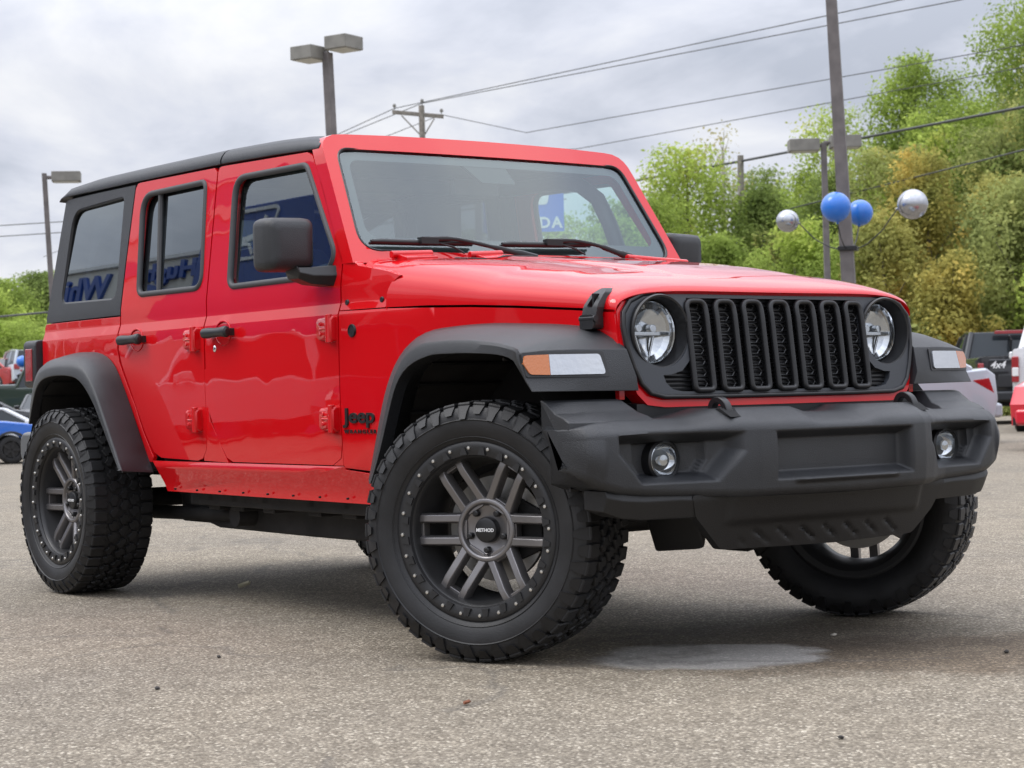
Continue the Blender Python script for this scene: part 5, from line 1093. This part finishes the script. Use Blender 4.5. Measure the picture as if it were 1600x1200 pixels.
tree('tall yellow green tree leaning in at the right edge', -39.2, 53.4, 11.6, 3.0, 'mid', 16, 15000, 0.06)
tree('green tree seen through the windscreen, nearer the banner', -58.0, 40.0, 7.4, 2.6, 'mid', 17, 7000, 0.03)
tree('green tree seen through the windscreen, nearer the mirror', -55.0, 42.5, 7.8, 2.6, 'bright', 18, 7000, 0.03)
tree('broad dull green tree behind the orange tree', -41.5, 52.5, 10.2, 2.6, 'olive', 19, 12000, 0.05)
tree('green sapling between the slim lamp post and thick pole', -50.2, 53.0, 9.6, 1.9, 'mid', 20, 8000, 0.08)
extra = [('tall yellow green tree rising behind the pickups', -41.0, 57.0, 13.5, 3.2, 'olive', 60), ('tall light green tree at the right edge above the pickups', -37.0, 56.0, 14.5, 3.4, 'lime', 61), ('broad green tree filling the gap right of the broad tall tree', -45.5, 56.0, 12.0, 3.0, 'bright', 62),
         ('yellow tinted tree low between the orange tree and the right edge', -36.8, 47.5, 7.6, 2.2, 'yellow', 63), ('light green tree left of the orange tree', -43.5, 49.5, 8.6, 2.4, 'lime', 64), ('soft green tree behind the slim lamp post', -52.5, 52.0, 8.8, 2.6, 'bright', 65),
         ('wide green tree behind the plain utility pole', -56.0, 49.0, 8.6, 2.8, 'lime', 66), ('mixed green and gold tree behind the silver balloon at right', -41.8, 48.0, 9.2, 2.2, 'olive', 67), ('green tree closing the gap beside the far door mirror', -50.5, 42.5, 8.0, 2.6, 'bright', 68), ('topmost light green tree in the upper right corner', -41.5, 63.5, 18.5, 4.0, 'lime', 69)]
extra += [('tall mid green tree in the gap between the broad and the right-hand tall trees', -46.5, 63.5, 15.0, 3.2, 'mid', 70), ('light green tree low behind the dark pickup', -32.0, 46.5, 6.4, 2.4, 'lime', 71), ('tall pale green tree above the large silver balloon', -44.5, 54.0, 11.4, 2.6, 'lime', 72)]
for lab, x, y, top, r, kd, sd in extra: tree(lab, x, y, top, r, kd, sd, 11000, 0.05, 0.16, 'column', lobes=56)
tree('pale feathery tree above the slim lamp post', -56.0, 57.0, 10.4, 2.2, 'lime', 21, 6000, 0.15)
# undergrowth on the bank behind the cars
def thicket(name, pts, h, width, n, kind, seed, size=0.16):
    rng = np.random.default_rng(seed); P = lerp_list(pts, 400); ix = rng.integers(0, 400, n); c = P[ix] + rng.normal(0, width, (n, 2))
    hump = 0.55+0.45*np.sin(c[:, 0]*1.1+seed)*np.cos(c[:, 1]*0.9); z = np.array([ground_z(a, b) for a, b in c]) + rng.uniform(0, 1, n)**0.7*h*hump
    nr = rng.normal(size=(n, 3))*0.6+np.array([0.3, -0.4, 0.5]); nr /= np.linalg.norm(nr, axis=1)[:, None]
    o = leaf_mesh(name, np.c_[c, z], nr, size, LEAF[kind], None, rng); tag(o, kind='stuff'); return o
thicket('undergrowth', [(-56, 38), (-44, 41), (-37, 42), (-31, 43.5), (-26, 46)], 3.6, 1.2, 52000, 'olive', 3, 0.10)
thicket('roadside_brush', [(-60, 44), (-48, 50), (-38, 54), (-28, 56)], 7.0, 2.4, 42000, 'mid', 5, 0.12)
# ---- wooded hillside at the left
def hill_h(x, y):
    d = (-x-80)/60; return 1.0 + 4.6*sstep(0, 1, d)
g = G().grid(lambda u, v: (-78-75*u, -40+150*v, hill_h(-78-75*u, 0)+0.4*math.sin(v*21+u*6)*u), 24, 40)
o = g.build('hillside', mat('hill_grass', (0.07, 0.10, 0.03), rough=0.9, col2=(0.12, 0.14, 0.045), var_scale=0.3), smooth=180); tag(o, kind='structure')
labs = ['tall green tree on the hillside at the left edge', 'round green tree on the hillside beside the single lamp post', 'broad pale tree half way up the left hillside', 'small dark tree low on the left hillside', 'olive tree on the hillside crest beside the rear window', 'bushy tree at the foot of the left hillside', 'yellow green tree behind the tail lamp on the hillside']
k = 0
for i, (x, y, h, r, kd) in enumerate([(-122, 39, 5.0, 3.0, 'mid'), (-118, 44.5, 4.6, 3.0, 'bright'), (-112, 41, 4.2, 3.2, 'lime'), (-104, 34, 3.0, 2.6, 'olive'), (-124, 50, 5.0, 3.2, 'mid'), (-96, 36, 3.2, 2.8, 'bright'), (-98, 41.5, 3.4, 2.8, 'lime')]):
    z = hill_h(x, y)-0.5; tree(labs[i], x, y, z+h+0.8, r, kd, 40+i, 7000, 0.02, 0.22, 'bush', group='trees on the left hillside', z0=z)
for kd, sd, xs in (('mid', 9, (-88, -118)), ('lime', 10, (-92, -125))):
    rng = np.random.default_rng(sd); n = 45000; x = rng.uniform(xs[1], xs[0], n); y = rng.uniform(10, 75, n)
    z = np.array([hill_h(a, b) for a, b in zip(x, y)]) + rng.uniform(0, 1, n)*(1.3+0.9*np.sin(x*0.7+sd)*np.cos(y*0.6))
    nr = rng.normal(size=(n, 3))*0.6+np.array([0.6, 0, 0.6]); nr /= np.linalg.norm(nr, axis=1)[:, None]
    tag(leaf_mesh('hillside_brush', np.c_[x, y, z], nr, 0.17, LEAF[kd], None, rng), kind='stuff')

# ---- parked vehicles
CARGLASS = mat('car_glass', (0.02, 0.026, 0.03), rough=0.06, spec=0.4)
ALLOY = mat('alloy', (0.45, 0.45, 0.46), rough=0.3, metal=0.9)
def paint(name, c): return mat(name, c, rough=0.4, coat=1.0, coat_rough=0.03, spec=0.3)
def arch_pts(cx, r, z0, n=9): return [(cx+r*math.cos(a), z0+r*math.sin(a)) for a in np.linspace(0, PI, n)][::-1]
def vehicle(name, label, cat, x, y, rz, pm, kind, wheel_black=False, z=None, flares=False, text=None, chrome_bumper=False):
    o = empty(name, (x, y, ground_z(x, y) if z is None else z), rz); tag(o, label, cat, 'cars and trucks parked in the lot')
    S_ = {'sedan': dict(L=4.6, W=1.80, wb=(1.35, -1.50), wr=0.325, belt=0.92, roof=1.45, body=[(2.28, 0.35), (2.30, 0.62), (2.10, 0.78), (1.20, 0.93), (0.85, 0.95), (-1.65, 0.98), (-2.12, 1.02), (-2.26, 0.93), (-2.30, 0.60), (-2.24, 0.34)], gh=[(1.05, 0.92), (0.15, 1.40), (-0.55, 1.45), (-1.10, 1.38), (-1.85, 0.99)]),
          'hatch': dict(L=4.0, W=1.70, wb=(1.25, -1.25), wr=0.31, belt=0.92, roof=1.48, body=[(1.98, 0.30), (2.02, 0.55), (1.88, 0.76), (1.15, 0.95), (-1.75, 1.02), (-1.98, 0.90), (-2.0, 0.40)], gh=[(1.0, 0.94), (0.25, 1.42), (-0.5, 1.48), (-1.5, 1.42), (-1.85, 1.0)]),
          'suv': dict(L=4.7, W=1.88, wb=(1.40, -1.40), wr=0.37, belt=1.08, roof=1.75, body=[(2.30, 0.45), (2.33, 0.80), (2.18, 1.00), (1.25, 1.12), (-2.20, 1.14), (-2.33, 1.0), (-2.35, 0.48)], gh=[(1.10, 1.10), (0.45, 1.68), (-0.4, 1.75), (-2.05, 1.70), (-2.28, 1.12)]),
          'truck': dict(L=5.7, W=2.0, wb=(1.85, -1.75), wr=0.40, belt=1.22, roof=1.90, body=[(2.80, 0.50), (2.84, 0.95), (2.70, 1.16), (1.55, 1.22), (-0.85, 1.24), (-0.85, 1.36), (-2.78, 1.36), (-2.80, 0.62), (-2.76, 0.52)], gh=[(1.45, 1.20), (0.75, 1.82), (0.2, 1.90), (-0.55, 1.88), (-0.82, 1.24)])}[kind]
    W2 = S_['W']/2; prof = list(S_['body']); zb = prof[-1][1]
    bot = [(prof[-1][0], zb)]
    for cx in (S_['wb'][1], S_['wb'][0]): bot += arch_pts(cx, S_['wr']*1.18, S_['wr'])[0:1] and [(cx-S_['wr']*1.18, zb-0.08)] + arch_pts(cx, S_['wr']*1.18, S_['wr']) + [(cx+S_['wr']*1.18, zb-0.08)]
    bot = bot[1:]; poly = prof + bot
    cen = np.array([0, 0.75])
    def sec(yy, k): return [(p[0]*(1-k*0.035), yy, 0.75+(p[1]-0.75)*(1-k*0.10 if p[1] > 0.75 else 1)) for p in poly]
    g = G().loft([sec(-W2, 1.0), sec(-W2*0.975, 0.35), sec(-W2*0.90, 0.0), sec(W2*0.90, 0.0), sec(W2*0.975, 0.35), sec(W2, 1.0)])
    g.build('body', pm, o, bevel=0.03, seg=2, smooth=50)
    gh = S_['gh']; bw, tw = W2*0.93, W2*0.74
    wof = lambda z_: bw + (tw-bw)*(z_-S_['belt'])/(S_['roof']-S_['belt'])
    G().loft([[(px, s_*wof(pz), pz) for px, pz in gh] for s_ in (-1, 1)]).build('windows', CARGLASS, o, smooth=0)
    # painted roof and pillars proud of the glass
    g = G(); rf = gh[1:-1]; g.loft([[(px, s_*wof(pz)*1.01, pz+0.012) for px, pz in rf] + [(px, s_*wof(pz)*1.01, pz-0.05) for px, pz in rf[::-1]] for s_ in (-1, -0.8, 0.8, 1)]); RF = g.build('roof', pm, o, bevel=0.015)
    for s_ in (-1, 1):
        g = G(); E = lambda px, pz: (px, s_*wof(pz)*1.008, pz)
        g.tube([E(*gh[0]), E(*gh[1])], 0.045, 6); g.tube([E(*gh[-1]), E(*gh[-2])], 0.06, 6); g.tube([E(*p) for p in gh[1:-1]], 0.035, 6)
        mx_ = (gh[1][0]+gh[-2][0])/2-0.05; g.tube([E(mx_, S_['belt']+0.02), E(mx_, S_['roof']-0.03)], 0.04, 6)
        g.build('pillar_trim', pm, o)
    for cx in S_['wb']:
        for s_ in (-1, 1):
            r = S_['wr']; w_ = G().lathe([(r*0.62, -0.10), (r*0.90, -0.11), (r, -0.08), (r, 0.08), (r*0.90, 0.11), (r*0.62, 0.10)], 28, axis='y').build('wheel', TYRE, o, loc=(cx, s_*(W2-0.10), r), smooth=50)
            g = G().lathe([(r*0.64, s_*0.095), (r*0.60, s_*0.05), (r*0.55, s_*0.03), (0.0, s_*0.03)], 28, axis='y')
            for q in range(5):
                a = q*2*PI/5; g.loft([[(rr*math.cos(a)-hw*math.sin(a), s_*yy, rr*math.sin(a)+hw*math.cos(a)) for hw, yy in ((-0.03, 0.06), (0.03, 0.06), (0.035, 0.085), (-0.035, 0.085))] for rr in (0.03, r*0.60)])
            g.build('rim', PLASTIC2 if wheel_black else ALLOY, w_, smooth=40)
            if flares:
                q = [[(cx+rr*math.cos(a), s_*yy, r+rr*math.sin(a)) for rr, yy in ((r*1.15, W2-0.04), (r*1.32, W2-0.02), (r*1.30, W2+0.07), (r*1.14, W2+0.07))] for a in np.linspace(-0.25, PI+0.25, 15)]
                G().loft(q).build('fender_flare', PLASTIC, o, bevel=0.01)
            ln = G().lathe([(r*1.17, -0.35), (r*1.17, 0.0)], 20, (cx, s_*(W2-0.03) if s_ > 0 else s_*(W2-0.03)+0.35, r), 'y'); ln.build('wheel_arch_liner', DARK, o)
    L2 = S_['L']/2; fz = S_['body'][1][1]; 
    for s_ in (-1, 1):
        if kind == 'truck':
            G().box((-2.775, s_*(W2-0.05), 1.02), (0.10, 0.115, 0.42)).build('tail_lamp', REDLENS, o, bevel=0.02)
            G().box((-2.80, s_*(W2-0.05), 0.98), (0.07, 0.10, 0.14)).build('reverse_lamp', WHITEMARK, o, bevel=0.01)
            G().box((2.72, s_*(W2-0.17), 0.95), (0.20, 0.30, 0.22)).build('headlight', SILVERREF, o, bevel=0.03)
        elif kind == 'sedan':
            g = G().hull([(-2.27, s_*(W2-0.50), 0.86), (-2.27, s_*(W2-0.50), 0.72), (-2.20, s_*(W2+0.000), 0.66), (-2.05, s_*(W2+0.004), 0.80), (-1.80, s_*(W2+0.004), 0.86), (-2.10, s_*(W2+0.004), 0.89), (-2.24, s_*(W2-0.05), 0.88)]); g.build('tail_lamp', REDLENS, o, bevel=0.015)
            G().hull([(2.20, s_*(W2-0.45), 0.62), (2.27, s_*(W2-0.40), 0.70), (2.0, s_*(W2+0.002), 0.76), (1.85, s_*(W2+0.004), 0.80), (2.12, s_*(W2-0.2), 0.80)]).build('headlight', SILVERREF, o)
        else:
            hx = S_['body'][1][0]; hz = S_['body'][2][1]
            G().hull([(hx-0.02, s_*(W2-0.42), hz-0.10), (hx-0.10, s_*(W2-0.40), hz+0.02), (hx-0.12, s_*(W2-0.06), hz-0.12), (hx-0.45, s_*(W2-0.01), hz+0.05), (hx-0.30, s_*(W2-0.14), hz+0.09), (hx-0.16, s_*(W2-0.02), hz-0.05)]).build('headlight', mat('headlight_glass', (0.62, 0.66, 0.70), rough=0.12, metal=0.4, coat=1), o, bevel=0.01)
            G().box((-L2+0.03, s_*(W2-0.14), S_['belt']-0.06), (0.10, 0.24, 0.22)).build('tail_lamp', REDLENS, o, bevel=0.03)
        G().box((S_['gh'][0][0]-0.25, s_*(W2+0.08), S_['belt']+0.08), (0.10, 0.18, 0.13)).build('side_mirror', pm, o, bevel=0.03)
    bz = 0.52
    BPm = ALU if chrome_bumper else (PLASTIC if kind in ('truck', 'suv') else pm)
    G().box((-L2+0.02, 0, bz+ (0.05 if kind == 'truck' else -0.08)), (0.20, S_['W']*0.96, 0.20)).build('rear_bumper', BPm, o, bevel=0.05)
    G().box((L2-0.04, 0, bz-0.12), (0.16, S_['W']*0.90, 0.20)).build('front_bumper', PLASTIC if kind != 'hatch' else pm, o, bevel=0.05)
    G().box((L2-0.02 if kind != 'hatch' else 1.985, 0, bz+0.06), (0.08, S_['W']*0.62, 0.18)).build('front_grille', PLASTIC2, o, bevel=0.02)
    if kind == 'hatch':
        for s_ in (-1, 1): G().hull([(1.985, s_*0.80, 0.30), (1.985, s_*0.80, 0.47), (2.025, s_*0.55, 0.33), (2.025, s_*0.50, 0.50), (1.94, s_*0.83, 0.32), (1.94, s_*0.83, 0.46)]).build('fog_recess', PLASTIC2, o)
    if kind == 'truck':
        G().box((-2.805, 0, 1.02), (0.05, S_['W']*0.80, 0.56)).build('tailgate', pm, o, bevel=0.02)
        G().box((-1.80, 0, 1.345), (1.8, S_['W']*0.84, 0.05)).build('bed_cover', PLASTIC2, o)
        G().box((-0.70, 0, 1.885), (0.10, 0.62, 0.07)).build('brake_light', REDLENS, o, bevel=0.01)
        G().box((-0.70, 0, 1.55), (0.30, 0.02, 0.48), R=Matrix.Rotation(-0.37, 3, 'Y')).build('window_divider', PLASTIC2, o)
    if text:
        mt = Matrix(((0, 0, -1, -2.835), (-1, 0, 0, 0.63), (0, 1, 0, 1.13), (0, 0, 0, 1)))
        G().text(text, 0.19, mt, extrude=0.004, offset=0.004, shear=0.3).build('tailgate_lettering', WHITEMARK, o, smooth=0)
    return o
def corner(px, py, rz, lx, ly):
    c, s_ = math.cos(rz), math.sin(rz); return px-(c*lx-s_*ly), py-(s_*lx+c*ly)
RD_ = math.radians
x, y = corner(-20.00, 25.67, RD_(139), -2.8, 1.0)
vehicle('pickup_truck', 'black pickup truck seen from behind at the right edge, under the olive tree', 'pickup truck', x, y, RD_(139), paint('black_paint', (0.012, 0.012, 0.014)), 'truck', text='4x4')
x, y = corner(-15.12, 20.62, RD_(127), -2.8, 1.0)
vehicle('pickup_truck', 'white pickup truck cut off by the right edge, its tailgate to us', 'pickup truck', x, y, RD_(127), paint('white_paint', (0.70, 0.71, 0.73)), 'truck', chrome_bumper=True)
x, y = corner(-12.02, 16.48, RD_(258), -2.28, 0.9)
vehicle('parked_car', 'silver sedan behind the front bumper of the red off-road car', 'car', x, y, RD_(258), paint('silver_paint', (0.42, 0.46, 0.51)), 'sedan')
x, y = corner(-9.95, 14.13, RD_(284), 1.98, -0.83)
vehicle('parked_car', 'small bright red car cut off by the right edge, headlight to us', 'car', x, y, RD_(284), paint('crimson_paint', (0.55, 0.012, 0.030)), 'hatch')
x, y = corner(-20.9, 24.7, RD_(205), -2.3, 0.9)
vehicle('parked_suv', 'dark sport utility vehicle behind the far fender flare', 'car', x, y, RD_(205), paint('dark_grey_paint', (0.03, 0.032, 0.036)), 'suv')
x, y = corner(-43.0, 15.05, RD_(70), 1.40, -0.94)
vehicle('parked_suv', 'blue off-road vehicle with black fender flares at the left edge', 'car', x, y, RD_(70), paint('blue_paint', (0.015, 0.12, 0.50)), 'suv', wheel_black=True, flares=True)
vehicle('parked_car', 'white sedan behind the blue off-road vehicle', 'car', -48.7, 17.0, RD_(66), paint('pale_paint', (0.66, 0.68, 0.70)), 'sedan')
vehicle('parked_car', 'black car facing us below the silver vehicle at far left', 'car', -57.8, 22.4, RD_(332), paint('jet_paint', (0.010, 0.010, 0.011)), 'sedan', wheel_black=True, z=-0.25)
vehicle('parked_suv', 'silver sport utility vehicle under the far left balloon', 'car', -73.0, 27.9, RD_(168), paint('light_silver_paint', (0.45, 0.49, 0.54)), 'suv', z=1.4)
vehicle('parked_car', 'dark grey sedan side-on at the left edge, between the white and black cars', 'car', -54.6, 18.7, RD_(66), paint('dark_grey_paint', (0.03, 0.032, 0.036)), 'sedan', z=-0.25)
vehicle('pickup_truck', 'dark green pickup truck behind the black car at far left', 'pickup truck', -64.5, 25.0, RD_(60), paint('dark_green_paint', (0.015, 0.03, 0.02)), 'truck', z=0.25)
vehicle('parked_car', 'red car far off at the left edge beside the silver vehicle', 'car', -73.8, 26.6, RD_(200), paint('dull_red_paint', (0.35, 0.02, 0.02)), 'sedan', z=1.4)

vehicle('parked_suv', 'added unseen silver sport utility vehicle before the dealership, mirrored in the red doors', 'car', -14.5, -7.4, RD_(84), paint('light_silver_paint', (0.45, 0.49, 0.54)), 'suv')  # unseen cars added as something for the red doors and fender to mirror
vehicle('parked_suv', 'added unseen dark sport utility vehicle before the dealership, mirrored in the red doors', 'car', -18.2, -7.2, RD_(90), paint('dark_grey_paint', (0.03, 0.032, 0.036)), 'suv')
vehicle('parked_car', 'added unseen black sedan before the dealership, mirrored in the red rear door', 'car', -23.5, -7.0, RD_(95), paint('jet_paint', (0.010, 0.010, 0.011)), 'sedan')
vehicle('parked_car', 'added unseen dark blue hatchback before the dealership, mirrored in the red fender', 'car', -8.6, -7.6, RD_(82), paint('navy_paint', (0.012, 0.02, 0.06)), 'hatch')
# ---- small things lying on the asphalt
LEAFD = mat('fallen_leaf', (0.50, 0.46, 0.33), rough=0.8); STONE = mat('dark_stone', (0.035, 0.032, 0.030), rough=0.9, var=0.3, var_scale=60)
o = G().grid(lambda u, v: ((u-0.5)*0.042*math.sin(PI*(0.15+0.7*v)), (v-0.5)*0.055, 0.006+0.016*(u-0.5)**2*4+0.012*v*v), 7, 9).build('fallen_leaf', LEAFD, loc=(-2.55, -0.27, 0), smooth=180); tag(o, 'pale curled leaf on the asphalt in the shade under the car', 'leaf')
o = G().grid(lambda u, v: ((u-0.5)*0.018*math.sin(PI*(0.15+0.7*v)), (v-0.5)*0.022, 0.003+0.007*(u-0.5)**2*4+0.004*v*v), 7, 9).build('fallen_leaf', mat('rust_leaf', (0.22, 0.08, 0.04), rough=0.8), loc=(0.72, -1.392, 0), smooth=180); tag(o, 'tiny rust coloured leaf on the asphalt below the front wheel', 'leaf')
rng = np.random.default_rng(3)
for lab, x, y, r in (('black pebble lying on the open asphalt at lower left', -0.141, -1.872, 0.013), ('dark pebble on the asphalt left of the front wheel', -0.62, -1.42, 0.010), ('small dark pebble near the bottom edge at right', 1.75, -1.05, 0.011), ('dark pebble on the stained strip at right', 1.10, 0.35, 0.013), ('pale pebble beside the cement smear', 0.45, 0.28, 0.014)):
    pts = [tuple(np.array([1.3, 0.9, 0.6])*r*0.7*d/np.linalg.norm(d)*rng.uniform(0.8, 1.15)+np.array([0, 0, r*0.45])) for d in rng.normal(size=(26, 3))]
    o = G().hull(pts).build('pebble', STONE if 'dark' in lab or 'black' in lab else mat('pale_stone', (0.45, 0.42, 0.36), rough=0.9), loc=(x, y, 0), smooth=60); tag(o, lab, 'pebble', 'loose pebbles on the asphalt')
